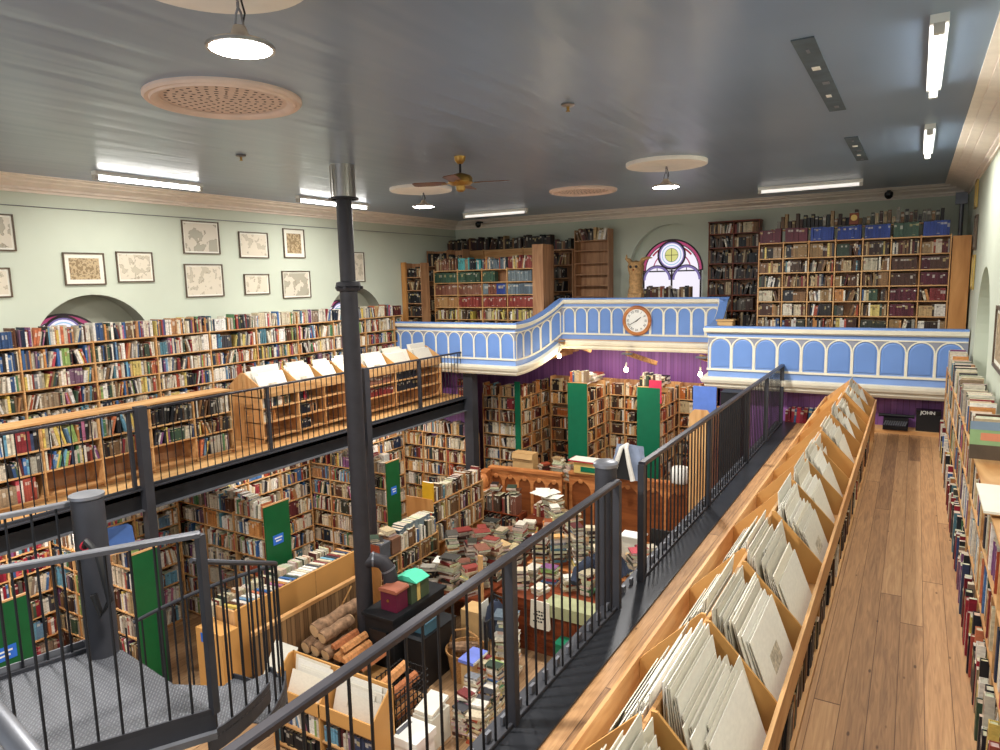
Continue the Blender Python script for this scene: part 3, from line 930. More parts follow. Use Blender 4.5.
# ---------------------------------------------------------------- books: every volume is recorded, then built at the end
BOOKS = []
PAL = {}
def pal(name, s):
    PAL[name] = [rgb(x) for x in s.split()]
pal('mix', 'e8e4da d9d2c0 ece4d8 c9bfa6 b5a88c 2c2c32 26324a 3a5580 2a2829 8c3238 a84c3c 5c2a2c 3f5644 7b5f44 d8c274 bf8450 5a8796 7b7e84 9a9488 d5cdbd efe9dd 54504a 40689a 7a5a70 e9dfc6 d8d4cc 44444a dccfb8 e6d8c4 c8b294 a08a70 8f7a68')
pal('bright', 'efeae0 f2f0ea e2d9c6 c04c58 cf7a54 e0c468 4670ac 74aac4 80507e b8708e 5c8a60 98b46a 303038 3c4662 b9b2a2 d9cfb8 a34c40 e9e4da 7094b4 2a2a2e e6dcd0 ddd0bc c9bca8')
pal('cream', 'e9e1cd e2d5b8 d9c9a6 efe8da cdb98e c9a878 b9865a e5dcc8 a94e34 5c3a2a 3a4a3c 26303f e9e4da d6c7aa c88a50 7f3030 efe9dc e0cfae')
pal('antique', '5a3a28 6b4630 4a2e22 7d5a3c 8f6c48 3a2620 a38660 b79e78 5c2424 40302a 2e2a28 6e5238 c2ad88 3b3d34 84603e 4f3a2c 97784f 2a2423')
pal('dark', '2a2626 1f1d20 3a2c28 4a3630 23262c 2c2f2c 5a4638 3a2226 44423e 8c8478 15161a 302a2e 6d675e')
pal('blueset', '2d4592 2a4190 324c9c')
pal('greenset', '3c5848 36503f 41604e')
pal('rust', '8b5a48 7d4c3c 8f6350')
pal('tan', 'b98a5a b07e50 c09664')
pal('red', '8a3630 7d2e2c 94423a')
pal('maroonset', '5c2230 541d2a 662838')
pal('slate', '6a7a86 5d6c78 78868c')
pal('brownset', '54372c 4c3026 5f4032')
pal('yellowset', 'c9b866 b9a64e d4c67e')
pal('navy', '1c2028 232830 1a1d2a')
pal('teal', '3f8f9c 4aa0a8 58b0b4 2f7f90')
pal('orange', 'c98a4c d07a3c c9a060 b8682e dca868 e8d8b4 8b4a2c 5c2c20 3f3a2e d8c49c')
pal('scarlet', '8a1e30 a02838 701828')

def colname(c):
    import colorsys
    s = [x ** (1 / 2.2) for x in c]
    h, sat, v = colorsys.rgb_to_hsv(*s)
    h *= 360
    if sat < .14: return 'white' if v > .86 else 'pale grey' if v > .62 else 'grey' if v > .32 else 'black'
    if v < .2: return 'black'
    if sat < .36 and v > .75 and 20 < h < 75: return 'cream'
    p = '' if v > .55 else 'dark '
    if h < 14 or h > 345: return ('dark red' if v < .5 else 'red')
    if h < 42: return ('tan' if v > .66 and sat < .6 else 'orange' if v > .7 else 'brown' if v > .36 else 'dark brown')
    if h < 68: return 'yellow' if v > .7 and sat > .4 else 'beige' if v > .6 else 'olive'
    if h < 165: return p + 'green'
    if h < 200: return p + 'teal'
    if h < 255: return p + 'blue'
    if h < 290: return p + 'violet'
    return 'pink' if v > .6 else 'dark purple'

def add_book(p, ax, out, up, t, h, d, col, ctx, n=None, kind=0, frm='left'):
    """p: lower corner of the spine (left looking at it when ax points right); ax thickness, out towards the reader, up along the spine"""
    BOOKS.append(dict(p=V(p), ax=ax, out=out, up=up, t=t, h=h, d=d, col=col, ctx=ctx, n=n, kind=kind, frm=frm))

def fill(p0, ax, out, length, hmax, depth, pals, ctx, full=1., tmin=.018, tmax=.045, lean=.18, sets=.12, hlo=.66, frm='left', rnd=None, kind=0):
    R = rnd or RND
    p0 = V(p0)
    x = .003; end = length * full - .003
    n = 0
    if isinstance(pals, str): pals = [pals]
    while x < end - tmin:
        pl = PAL[R.choice(pals)]
        run = R.randint(3, 7) if R.random() < sets else 1
        c0 = R.choice(pl); h0 = hmax * R.uniform(hlo, .97); t0 = R.uniform(tmin, tmax)
        ln = 0.
        if R.random() < lean * .5: ln = R.uniform(.05, .3) * (1 if R.random() < .7 else -1); run = max(run, R.randint(2, 5))
        same = run > 1 and ln == 0
        for q in range(run):
            if not same: c0 = R.choice(pl); h0 = hmax * R.uniform(hlo, .97); t0 = R.uniform(tmin, tmax)
            if x + t0 + abs(ln) * h0 * (1 if q == run - 1 or ln else 0) > end: break
            kk = R.uniform(.82, 1.12); c = tuple(max(0, min(1, k * kk)) for k in c0)
            dd = min(depth * .86, h0 * R.uniform(.62, .8))
            n += 1
            if ln:
                up = (Z * math.cos(ln) + ax * math.sin(ln)); a2 = (ax * math.cos(ln) - Z * math.sin(ln))
                off = t0 * math.sin(ln) if ln > 0 else 0.
                sx = x if ln > 0 else x + h0 * math.sin(-ln)
                if ln > 0: pp = p0 + ax * (sx) + Z * (t0 * math.sin(ln))
                else: pp = p0 + ax * sx
                add_book(pp - out * R.uniform(.005, .03), a2, out, up, t0, h0 * .95, dd, c, ctx, n, kind, frm)
                x += t0 / math.cos(ln) + .001
                if q == run - 1: x += h0 * abs(math.sin(ln)) * .85
            else:
                add_book(p0 + ax * x - out * R.uniform(.004, .03), ax, out, Z, t0, h0, dd, c, ctx, n, kind, frm)
                x += t0 + .0012
        if same and sets < .9 and R.random() < .06: x += R.uniform(.03, .1)
    return n

def heap(c, n, pals, ctx, w=.24, d=.17, tmin=.015, tmax=.05, jit=.04, rot=None, rnd=None, spread=0.):
    """flat stack of books lying one on another, c = centre of its foot"""
    R = rnd or RND
    z = c[2] + .001; base = R.uniform(0, PI) if rot is None else rot
    if isinstance(pals, str): pals = [pals]
    for i in range(n):
        a = base + R.uniform(-.25, .25) + (PI if R.random() < .4 else 0)
        ox = V((math.cos(a), math.sin(a), 0)); oy = V((-math.sin(a), math.cos(a), 0))
        s = R.uniform(.75, 1.12); t = R.uniform(tmin, tmax)
        hh, dd = w * s, d * s
        cc = V((c[0] + R.uniform(-jit, jit), c[1] + R.uniform(-jit, jit), z))
        kk = R.uniform(.85, 1.1); col = tuple(k * kk for k in R.choice(PAL[R.choice(pals)]))
        # lying: the spine runs along ox, thickness upwards, spine faces -oy
        add_book(cc - ox * hh / 2 - oy * dd / 2, Z, -oy, ox, t, hh, dd, col, ctx, i + 1, 1, 'bottom')
        z += t + .0008
    return z

def bookcase(name, label, cat, p, ax, out, bays, zs, h, depth, m='pine', mv=None, back=True, row_pals=None, ctx=None, hmaxs=None, kick=True, top=False, thick=.018, frm='left', group=None, **fk):
    """p = lower front corner; shelves at heights zs (top faces); the books go on every shelf; row_pals(row, bay) -> palettes, None = empty"""
    p = V(p); W_ = sum(bays); mv = mv or m
    t = thing(name, label, cat, p + ax * W_ / 2 - out * depth / 2, group)
    xs = [0.]
    for b in bays: xs.append(xs[-1] + b)
    for i, x in enumerate(xs):
        o = p + ax * (x - thick / 2 if 0 < i < len(xs) - 1 else (x if i == 0 else x - thick)) - out * depth
        hh = h if not callable(h) else h(i)
        MB().fbox(o, ax, out, Z, thick, depth, hh).build('upright', mv, t)
    for z in zs:
        MB().fbox(p + Z * (z - thick) - out * depth + ax * .001, ax, out, Z, W_ - .002, depth - .002, thick).build('shelf', m, t)
    if top: MB().fbox(p + Z * (h - thick) - out * depth - ax * .01, ax, out, Z, W_ + .02, depth + .015, thick * 1.4).build('top_board', m, t)
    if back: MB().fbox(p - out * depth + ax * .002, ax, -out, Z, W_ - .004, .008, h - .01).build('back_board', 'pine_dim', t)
    if kick and zs and zs[0] > .04: MB().fbox(p - out * .04, ax, -out, Z, W_, .012, zs[0] - thick).build('kick_board', m, t)
    if row_pals:
        nr = len(zs)
        for r, z in enumerate(zs):
            nxt = zs[r + 1] - thick if r + 1 < nr else (h - thick if top else None)
            for b in range(len(bays)):
                pl = row_pals(r, b)
                if not pl: continue
                kw = dict(fk)
                if isinstance(pl, tuple): pl, kw2 = pl; kw = {**kw, **kw2}
                hm = (nxt - z - .012) if nxt is not None else (hmaxs or .24)
                kw.setdefault('full', 1.)
                row = 'top shelf' if r == nr - 1 else 'bottom shelf' if r == 0 else f'{ordn(nr - r)} shelf down'
                fill(p + ax * (xs[b] + thick * 1.02) + Z * (z + .001), ax, out, bays[b] - thick * 2.04, hm, depth - .02, pl, (ctx, row, b, len(bays)), frm=frm, **kw)
    return t

def panel_end(parent, p, ax, out, w, z0, z1, m='green_panel', t=.02):
    return MB().fbox(V(p) + Z * z0, ax, out, Z, w, t, z1 - z0).build('end_panel', m, parent)
R2 = random.Random(5)
# ---------------------------------------------------------------- map-wall gallery (left)
# long bookcase against the map wall
def rp(r, b):
    return (['mix', 'mix', 'bright', 'cream'], dict(sets=.1, lean=.25))
bookcase('wall_bookcase', 'long pine bookcase of mixed books running under the framed maps', 'bookcase', (XL + .3, 1.6, GF), Y, X,
         [.95] * 11 + [.3], [.06, .36, .65, .93, 1.2, 1.47, 1.77], 1.78, .28, row_pals=lambda r, b: rp(r, b) if r > 1 else None, ctx='map-wall bookcase', hmaxs=.27, hlo=.72, tmin=.016, tmax=.034)
for b in (3, 5):
    pass
# low bookcase near the railing
LB = [.86, .72, .62, .66, .66, .66, .68, .7]
LY0 = 1.95
def lp(r, b):
    if r == 0: return None if b > 2 and b not in (6, 7) else (['mix', 'bright'], dict(lean=.9, full=.9))
    if b == 5 and r == 2: return 'dark'
    if b == 6 and r >= 1: return ['antique', 'mix', 'dark']
    return ['bright', 'mix', 'bright'] if b != 4 or r > 1 else (['dark', 'mix'], dict(full=.85))
t = bookcase('low_bookcase', 'low pine bookcase with a long plank top beside the map-wall gallery railing', 'bookcase', (-8.78, LY0, GF), Y, X,
             [.72, .68, .68, .68, .68, .66, .64], [.06, .37, .64], .96, .34, row_pals=lp, ctx='low gallery bookcase', top=True, hlo=.68, tmin=.018, tmax=.038, lean=.45)
# slanted print display
def print_display(name, label, p, ax, out, bays, z_lip, z_ridge, depth, shelves, m='pine', ridge_both=False):
    p = V(p); W_ = sum(bays)
    t = thing(name, label, 'print rack', p + ax * W_ / 2 - out * depth / 2)
    xs = [0.]
    for b in bays: xs.append(xs[-1] + b)
    prof = [(0, 0), (0, z_lip + .02), (-depth * .9, z_ridge + .03), (-depth * 1.1, z_ridge + .03), (-depth * 1.8, z_lip + .02), (-depth * 1.8, 0)]
    MB().fbox(p + Z * (z_lip - .15) - out * depth * 1.8, ax, out, Z, W_, .02, .15).build('rear_lip_board', m, t)
    MB().fbox(p + Z * (z_lip - .15) - out * (depth * 1.8 - .02), ax, out, Z, W_, depth * .8 - .02, .018).build('rear_tray', m, t)
    for x in (0, W_ - .02): MB().prism([(a, b) for a, b in prof], p + ax * x, out, Z, ax, .02).build('end_panel', 'pine_v', t)
    dv = [(-.02, z_lip - .12), (-.02, z_lip + .03), (-depth * .86, z_ridge + .02), (-depth * .9, z_ridge + .02), (-depth * .9, z_lip - .12)]
    for x in xs[1:-1]: MB().prism(dv, p + ax * (x - .008), out, Z, ax, .014).build('divider', 'hardboard', t)
    for x in xs[1:-1]: MB().fbox(p + ax * (x - .009) - out * depth, ax, out, Z, .018, depth - .01, z_lip - .14).build('upright', 'pine_v', t)
    MB().fbox(p + Z * (z_lip - .15), ax, -out, Z, W_, .02, .15).build('lip_board', m, t)
    MB().fbox(p + Z * (z_lip - .15) - out * depth, ax, out, Z, W_, depth - .02, .018).build('tray', m, t)
    MB().fbox(p - out * depth, ax, -out, Z, W_, .012, z_ridge).build('back_board', m, t)
    for z in shelves: MB().fbox(p + Z * (z - .018) - out * depth, ax, out, Z, W_, depth - .005, .018).build('shelf', m, t)
    return t, xs

CARDS = []
def add_card(p, ax, up, nrm, w, h, th, col, ctx, n, pic=None):
    CARDS.append(dict(p=V(p), ax=ax, up=up, nrm=nrm, w=w, h=h, th=th, col=col, ctx=ctx, n=n, pic=pic))
CCOL = [rgb(x) for x in 'efebe0 f4f0e6 e8e2d4 dfd9cc f0eadc dad3c4 f7f3ea eae2d0'.split()]
def card_bin(p, ax, out, w, depth, n, ctx, hr=(.26, .36), picp=.5, R=R2, b0=.03, sp=.0158, t0=.008, ts=.0068, hc=.42, drop=.36):
    """cards fanned back against the ridge: feet spread b0 + i*sp from it, heads t0 + i*ts; p = lower front corner of the bin on the tray"""
    p = V(p)
    for i in range(n):
        f = (i + .5) / n                     # 0 at the ridge .. 1 at the lip
        foot = b0 + sp * i; head = t0 + ts * i
        a = math.atan2(foot - head, hc)
        up = Z * math.cos(a) - out * math.sin(a)
        nr = out * math.cos(a) + Z * math.sin(a)
        cw = min(w - .03, R.uniform(.62, .92) * w, .56)
        h = R.uniform(*hr) * (1.12 - drop * f)
        x = R.uniform(.01, max(.011, w - cw - .01))
        if n > 6 and R.random() < .85: x = min(x, .09)
        add_card(p + ax * x - out * (depth - foot) + Z * .002, ax, up, nr, cw, h, .004, R.choice(CCOL), ctx, i + 1, R.random() < picp)

DB = [.78, .6, .52, .62, .8, .8, .72]
DY0 = 7.24
t, xs = print_display('print_display', 'long pine print display with a slanted top beside the map-wall gallery railing', (-8.78, DY0, GF), Y, X, DB, .88, 1.09, .42, [.08, .33, .56])
for i, b in enumerate(DB):
    card_bin((-8.78 - .03, DY0 + xs[i] + .012, GF + .747), Y, X, b - .03, .36, 5, ('map-wall print display', i), hr=(.37, .44), picp=.3, b0=.1, sp=.048, t0=.01, ts=.016, hc=.36, drop=.2)
def dfill(b, z, pl, **k):
    fill((-8.78 - .05, DY0 + xs[b] + .02, GF + z + .001), Y, X, DB[b] - .04, .2, .26, pl, ('map-wall print display', 'upper shelf' if z > .4 else 'lower shelf', b, len(DB)), **k)
dfill(0, .56, 'cream', full=.9, tmin=.03, tmax=.05, kind=0); dfill(0, .33, 'cream', full=.4)
dfill(1, .56, ['dark', 'scarlet'], full=.5); dfill(1, .33, ['navy', 'tan'], full=.8); dfill(1, .08, 'navy', full=.5)
dfill(4, .56, 'rust', tmin=.035, tmax=.05, sets=1); dfill(4, .33, ['red', 'rust'], tmin=.035, tmax=.05, sets=1)
dfill(5, .56, 'navy', tmin=.05, tmax=.07); dfill(5, .33, 'navy', tmin=.05, tmax=.07)
# little pile at the far end of that gallery and box of red books
fill((-8.62, 12.42, GF), X, -Y, .3, .2, .2, ['red', 'rust'], ('row of red books at the far end of the map-wall gallery', '', 0, 1))
fill((-8.62, 12.42, GF + .22), X, -Y, .3, .17, .2, ['red', 'rust'], ('upper red books at the far end of the map-wall gallery', '', 0, 1))

# framed maps on the left wall: centre y, centre z, width, height, kind
MAPS = [(4.53, 6.17, .3, .48, 1, 'tall brown framed map at the edge of the wall, upper one'), (4.37, 5.52, .4, .39, 0, 'small framed map at the edge of the wall, lower one'),
        (5.54, 5.7, .58, .46, 2, 'framed brown map with a dark pictorial sheet'), (6.3, 5.73, .58, .46, 0, 'framed pale county map with a round cartouche'),
        (7.49, 6.22, .7, .54, 1, 'large framed map of a grey coastline, upper of its pair'), (7.49, 5.51, .73, .55, 0, 'large framed map of scattered islands, lower of its pair'),
        (8.56, 6.13, .64, .46, 0, 'medium framed map with a cartouche, above the smallest map'), (8.57, 5.43, .56, .37, 0, 'smallest framed pale map in the lower row'),
        (9.51, 6.19, .53, .55, 2, 'upright framed brownish map with a wide pale mount'), (9.51, 5.41, .71, .52, 1, 'framed grey county map lowest before the flue'),
        (11.17, 5.75, .58, .63, 0, 'framed map half hidden behind the black flue')]
def framed(name, label, cat, c, ax, n, w, h, mt, mount=.03, fr='frame_wood', fw=.018, group=None, tilt=.02):
    c = V(c)
    t = thing(name, label, cat, c - Z * h / 2, group)
    up = Z
    mb = MB()
    for (u0, v0, uw, vh) in ((-w / 2, -h / 2, w, fw), (-w / 2, h / 2 - fw, w, fw), (-w / 2, -h / 2 + fw, fw, h - 2 * fw), (w / 2 - fw, -h / 2 + fw, fw, h - 2 * fw)):
        mb.fbox(c + ax * u0 + up * v0 + n * .002, ax, up, n, uw, vh, .024)
    mb.build('frame', fr, t)
    MB().fbox(c - ax * (w / 2 - fw) - up * (h / 2 - fw) + n * .004, ax, up, n, w - 2 * fw, h - 2 * fw, .006).build('mount', 'mount', t)
    MB().fbox(c - ax * (w / 2 - fw - mount) - up * (h / 2 - fw - mount) + n * .01, ax, up, n, w - 2 * fw - 2 * mount, h - 2 * fw - 2 * mount, .001).build('map_sheet', mt, t)
    return t
for y, z, w, h, k, lb in MAPS:
    framed('framed_map', lb, 'framed map', (XL + .004, y, z), Y, X, w, h, ('map_pale', 'map_grey', 'map_brown')[k], .07 if 'wide' in lb else .025 if k != 2 else .06)
for y, z, w, h, lb in ((12.75, 6.52, .4, .42, 'gilt framed picture high in the far right corner'), (12.4, 5.93, .45, .5, 'gilt framed picture below the corner one'),
                       (12.35, 5.36, .42, .5, 'pale framed picture beside the right wall arch'), (7.9, 4.74, 1.1, .6, 'dark framed picture low on the right wall beyond the picture book')):
    framed('framed_picture', lb, 'picture', (XR - .004, y, z), -Y, -X, w, h, 'map_brown' if 'low' in lb[:30] else 'map_pale', .04, 'frame_wood' if 'low' in lb[:30] else 'frame_gold', .035)
t = thing('wall_conduit', 'pale grey conduit dropping from the cornice in the far right corner', 'pipe', (.62, 14.9, 5.9))
MB().cyl((.62, 14.93, 5.9), (.62, 14.93, 6.6), .035, n=12).build('pipe', 'steel_light', t, True)
B(.52, 14.86, 6.55, .7, 14.99, 6.75).build('junction_box', 'steel_light', t)

# ---------------------------------------------------------------- back gallery bookcases (far end)
G1 = 3.72
# tall right bookcase
def brp(r, b):
    S = dict(sets=1., lean=0, hlo=.86, tmin=.03, tmax=.045)
    if r == 7: return {0: ('maroonset', S), 1: ('brownset' if 0 else 'maroonset', S), 2: ('blueset', S), 3: ('blueset', S), 4: ('blueset' , S), 5: ('greenset', S), 6: ('blueset', S)}.get(b, 'antique')
    if b == 6 and r in (4, 5): return (['maroonset', 'brownset'], S)
    if b == 5 and r in (5, 4): return ('brownset', S)
    if b == 5 and r in (2, 3): return ('maroonset', S)
    return (['antique', 'antique', 'cream', 'antique', 'mix'] if r > 3 else ['antique', 'mix', 'cream', 'antique'], dict(sets=.25, lean=.25, hlo=.72))
bookcase('tall_bookcase', 'widest pine bookcase at the far end, with rows of blue and green volumes on top', 'bookcase', (-2.43, 13.0, G1), X, -Y,
         [.41] * 7, [.45, .7, .95, 1.2, 1.45, 1.7, 1.95, 2.22], 2.24, .3, m='pine_x', mv='pine_v', row_pals=lambda r, b: brp(r, b) if r > 0 else ['antique', 'dark'], ctx='widest far bookcase', hmaxs=.25, tmin=.018, tmax=.036)
t = bookcase('end_bookcase', 'orange pine bookcase end standing in the far right corner of the upper gallery', 'bookcase', (.47, 12.9, G1), X, -Y, [.2], [.4, 1., 1.6], 2.2, .9, m='oak_orange', mv='oak_orange_v')
MB().bx(.45, 12.86, G1, .69, 12.9, G1 + 2.2).build('end_panel', wood('pine_orange', '#a8713c', '#cb9358', (5, 5, .8)), t)
# low jumble of antiques on top of it
hz = G1 + 2.5
for i in range(41):
    x = -2.2 + i * .062
    add_book((x, 13.42, hz - .02), X, -Y, Z, .05, R2.uniform(.1, .26), .15, R2.choice(PAL['antique'] + PAL['dark']), ('old books atop widest far bookcase', '', 0, 1), i + 1)
bookcase('top_shelf', 'pine shelf of old books behind the top of the widest far bookcase', 'shelf', (-2.3, 13.42, G1), X, -Y, [2.66], [2.46], 2.48, .2, m='pine_x', mv='pine_v', back=False, kick=False)
for nm, lb, x, m_, w, h in (('mantel_clock', 'small yellow-faced clock standing on the top shelf of the far gallery', -.95, 'brass', .12, .16), ('candlestick', 'slim black candlestick on the top shelf of the far gallery', -.35, 'black', .05, .24), ('figurine', 'blue and white figurine on the top shelf of the far gallery', -1.45, 'pale_blue', .1, .22)):
    t = thing(nm, lb, nm.replace('_', ' '), (x, 13.2, hz))
    if nm == 'mantel_clock':
        MB().bx(x - .07, 13.16, G1 + 2.47, x + .07, 13.24, G1 + 2.66).build('case', 'mahogany', t)
        MB().lathe([(0, 0), (.05, 0), (.05, .01), (0, .012)], (x, 13.158, G1 + 2.58), 20, d=-Y).build('face', 'yellow_card', t)
    else:
        MB().lathe([(w, 0), (w * .9, .02), (w * .35, .05), (w * .3, h * .5), (w * .5, h * .7), (w * .25, h * .85), (w * .3, h), (0, h)], (x, 13.25, G1 + 2.245), 16).build('body', m_, t, True)
        MB().lathe([(w * 1.1, 0), (w * 1.1, .015), (0, .015)], (x, 13.25, G1 + 2.235), 16).build('foot', m_, t, True)
# bookcase beside the window, its shadow put into dark wood and book colours
bookcase('dark_bookcase', 'shadowed bookcase of dark books between the stained glass and the widest bookcase', 'bookcase', (-3.72, 14.6, G1 + .02), X, -Y, [.5, .5], [.3, .62, .94, 1.26, 1.58, 1.9, 2.22, 2.5], 2.74, .3,
         m='mahogany', mv='mahogany', row_pals=lambda r, b: ['dark', 'antique', 'dark'] if r < 6 else ['antique', 'cream', 'dark'], ctx='shadowed far bookcase', top=True, tmin=.018, tmax=.04)
# bookcase with green sets, left
def blp(r, b):
    S = dict(sets=1., lean=0, hlo=.88, tmin=.03, tmax=.045)
    if r == 6: return {0: ['antique', 'rust'], 1: ['teal', 'navy', 'mix'], 2: ['cream', 'mix', 'slate'], 3: ['cream', 'red', 'mix']}[b]
    if r == 5: return {0: ('greenset', S), 1: ('greenset', S), 2: ('greenset', dict(S, full=.55)), 3: ('slate', S)}[b]
    if r == 4: return {0: ('rust', S), 1: ('rust', S), 2: (['slate', 'blueset', 'rust'], S), 3: ('slate', S)}[b]
    if r == 3: return {0: ('tan', S), 1: (['tan', 'red'], S), 2: ('red', S), 3: ('red', S)}[b]
    return (['cream', 'mix', 'yellowset', 'antique'], dict(lean=.2, sets=.1))
t = bookcase('encyclopedia_bookcase', 'pine bookcase with green and rust coloured sets above the left blue front', 'bookcase', (-9.72, 13.2, G1), X, -Y, [.67, .66, .66, .67], [.27, .54, .81, 1.09, 1.37, 1.65, 1.93], 1.96, .3,
         m='pine_x', mv='pine_v', row_pals=blp, ctx='bookcase with the green sets', hmaxs=.3, tmin=.018, tmax=.04)
t['label'] = 'pine bookcase with green and rust coloured sets above the left blue front'
bookcase('upper_shelf', 'high shelf of dark old books along the far wall over the green sets', 'shelf', (-10.25, 14.5, G1), X, -Y, [1.1, 1.1, .78], [2.42], 2.44, .3, m='pine_x', mv='pine_v', row_pals=lambda r, b: ['dark', 'dark', 'antique'], ctx='high far-wall shelf', hmaxs=.34, tmin=.03, tmax=.06, hlo=.6)
B(-7.08, 13.16, G1, -6.86, 13.5, G1 + 2.4).build('x', 'pine_dim') if 0 else None
bookcase('open_bookcase', 'pale pine bookcase seen end-on beside the green sets', 'bookcase', (-7.04, 13.16, G1), X, -Y, [.22], [.3, .8, 1.3, 1.8], 2.42, .5, m='pine_dim', mv='pine_dim')
t = COL.objects['open_bookcase']
MB().bx(-7.06, 13.14, G1, -6.8, 13.16, G1 + 2.42).build('end_panel', 'pine_dim', t)
bookcase('open_bookcase', 'narrow dark-shelved bookcase behind the curved gallery front', 'bookcase', (-7.2, 14.4, G1), X, -Y, [.5], [.5, .8, 1.1, 1.4, 1.7, 2.0], 2.34, .3, m='pine_dim', mv='pine_dim',
         row_pals=lambda r, b: (['dark', 'antique'], dict(full=.9)) if r in (1, 2, 5) else (['dark'], dict(full=.6)), ctx='narrow dark-shelved bookcase', top=True)
bookcase('open_bookcase', 'pale empty bookcase left of the stained glass window', 'bookcase', (-6.7, 14.5, G1 + .4), X, -Y, [.82], [.62, .87, 1.12, 1.37, 1.62, 1.9, 2.12], 2.36, .3, m='pine_dim', mv='pine_dim',
         row_pals=lambda r, b: (['dark', 'antique', 'cream'], dict(full=1.)) if r == 6 else (['dark', 'cream'], dict(full=.7)) if r == 0 else None, ctx='pale empty bookcase', hmaxs=.3, tmin=.03, tmax=.06)
fill((-7.18, 14.4, G1 + 2.352), X, -Y, .46, .26, .25, ['dark', 'antique'], ('books atop the narrow dark-shelved bookcase', '', 0, 1), tmin=.03, tmax=.06)
# stepped side bookcases against the left wall
bookcase('side_bookcase', 'dark bookcase with an orange pine end at the map-wall corner of the upper gallery', 'bookcase', (-10.24, 12.75, G1), X, -Y, [.5], [.3, .6, .9, 1.2, 1.5, 1.8], 2.12, .3, m='pine_dim', mv='pine_dim',
         row_pals=lambda r, b: ['dark', 'antique', 'dark'], ctx='corner bookcase with the orange end', tmin=.02, tmax=.045)
t = COL.objects['side_bookcase']
MB().bx(-10.28, 12.7, G1, -10.16, 12.76, G1 + 2.14).build('end_panel', 'pine_orange', t)
bookcase('side_bookcase', 'taller dark bookcase behind the orange-ended corner bookcase', 'bookcase', (-10.2, 13.6, G1), X, -Y, [.6, .45], [.3, .65, 1., 1.35, 1.7, 2.05], 2.42, .3, m='pine_dim', mv='pine_dim',
         row_pals=lambda r, b: ['dark', 'navy', 'antique'], ctx='taller corner bookcase', hmaxs=.33, tmin=.025, tmax=.055)

# carved figure, boxes and books standing on the clock front
t = thing('carved_figure', 'carved wooden owl-like figure with two upright ear tufts beside the stained glass', 'statue', (-4.92, 13.62, G1 + .55))
c = V((-4.92, 13.62, 4.62))
MB().bx(c.x - .14, c.y - .1, 4.12, c.x + .14, c.y + .1, 5.07).build('plinth', 'carved', t)
MB().lathe([(.0, .45), (.15, .45), (.16, .5), (.13, .6), (.145, .7), (.13, .82), (.16, .92), (.17, 1.0), (.14, 1.08), (.0, 1.12)], c, 16).build('body', 'carved', t, True)
for s in (-1, 1):
    MB().tube([c + V((s * .1, 0, 1.06)), c + V((s * .15, -.02, 1.13)), c + V((s * (.2 if s < 0 else .25), -.02, 1.16)), c + V((s * (.2 if s < 0 else .34), 0, 1.24 if s < 0 else 1.16))], [.05, .045, .03, .008], 8).build('ear_tuft', 'carved', t, True)
    MB().lathe([(0, 0), (.03, 0), (.025, .015), (0, .02)], c + V((s * .06, -.155, .99)), 12, d=-Y).build('eye', 'black', t, True)
MB().lathe([(.025, 0), (.012, .03), (0, .05)], c + V((0, -.155, .93)), 8, d=-Y).build('beak', 'split_dark', t, True)
fill((-5.25, 14.5, 4.92), X, -Y, 1.25, .3, .2, ['dark', 'cream', 'antique'], ('row of books below the stained glass', '', 0, 1), full=.98, tmin=.03, tmax=.05)
t = thing('window_chest', 'low dark chest below the stained glass holding a row of books', 'chest', (-4.6, 14.5, 4.12))
B(-5.35, 14.3, 4.12, -3.9, 14.7, 4.89).build('body', 'mahogany', t); B(-5.38, 14.28, 4.89, -3.88, 14.72, 4.918).build('top', 'mahogany', t)
t = thing('document_tray', 'white paper tray lying on the ledge below the stained glass', 'tray', (-4.3, 13.55, 4.53))
B(-4.7, 13.46, 4.53, -3.95, 13.7, 4.545).build('sheet', 'paper', t); B(-4.7, 13.69, 4.545, -3.95, 13.7, 4.6).build('rim', 'paper', t)
t = thing('storage_box', 'open cardboard box perched on the end of the blue return by the dark bookcase', 'box', (-2.86, 12.55, 4.51))
B(-2.98, 12.4, 4.51, -2.72, 12.62, 4.6).build('box', 'cardboard', t); B(-3.0, 12.38, 4.6, -2.7, 12.64, 4.625).build('lid', 'cardboard', t)
B(-6.2, 14.0, 4.13, -5.3, 14.3, 4.9).build('x', 'mahogany') if 0 else None

# ---------------------------------------------------------------- print-rack gallery (right)
RX, RYS, RYE = -.755, .75, 11.35
t = thing('print_rack', 'long two-sided pine print rack down the middle of the right gallery', 'print rack', (RX, 6, GF))
zl, zr = 3.53, 3.82
MB().bx(RX - .008, RYS, GF + .3, RX + .008, RYE, zr).build('ridge_board', 'pine', t)
for s, nm in ((1, 'right'), (-1, 'left')):
    x = RX + s * .335
    MB().fbox((x - .009 if s > 0 else x - .009, RYS, zl - .16), X, Y, Z, .018, RYE - RYS, .175).build('lip_board', 'pine', t)
    MB().bx(min(RX, x), RYS, zl - .16, max(RX, x), RYE, zl - .142).build('tray', 'pine', t)
    MB().bx(min(RX, x), RYS, GF + .06, max(RX, x), RYE, GF + .08).build('lower_shelf', 'pine', t)
YR = [.75, 1.5, 2.25, 3.01, 3.77, 4.7, 5.5, 6.2, 6.82, 7.4, 8.3, 8.85, 9.4, 9.94, 10.54, 11.35]
YL = [.75, 1.4, 2.2, 3.07, 3.95, 5.13, 6.0, 6.8, 7.6, 8.5, 9.4, 10.4, 11.35]
for y in (RYS, RYE):
    MB().prism([(-.335, 0), (.335, 0), (.335, zl - GF), (0, zr - GF + .02), (-.335, zl - GF)], (RX, y - .01, GF), X, Z, Y, .02).build('end_panel', 'pine_v', t)
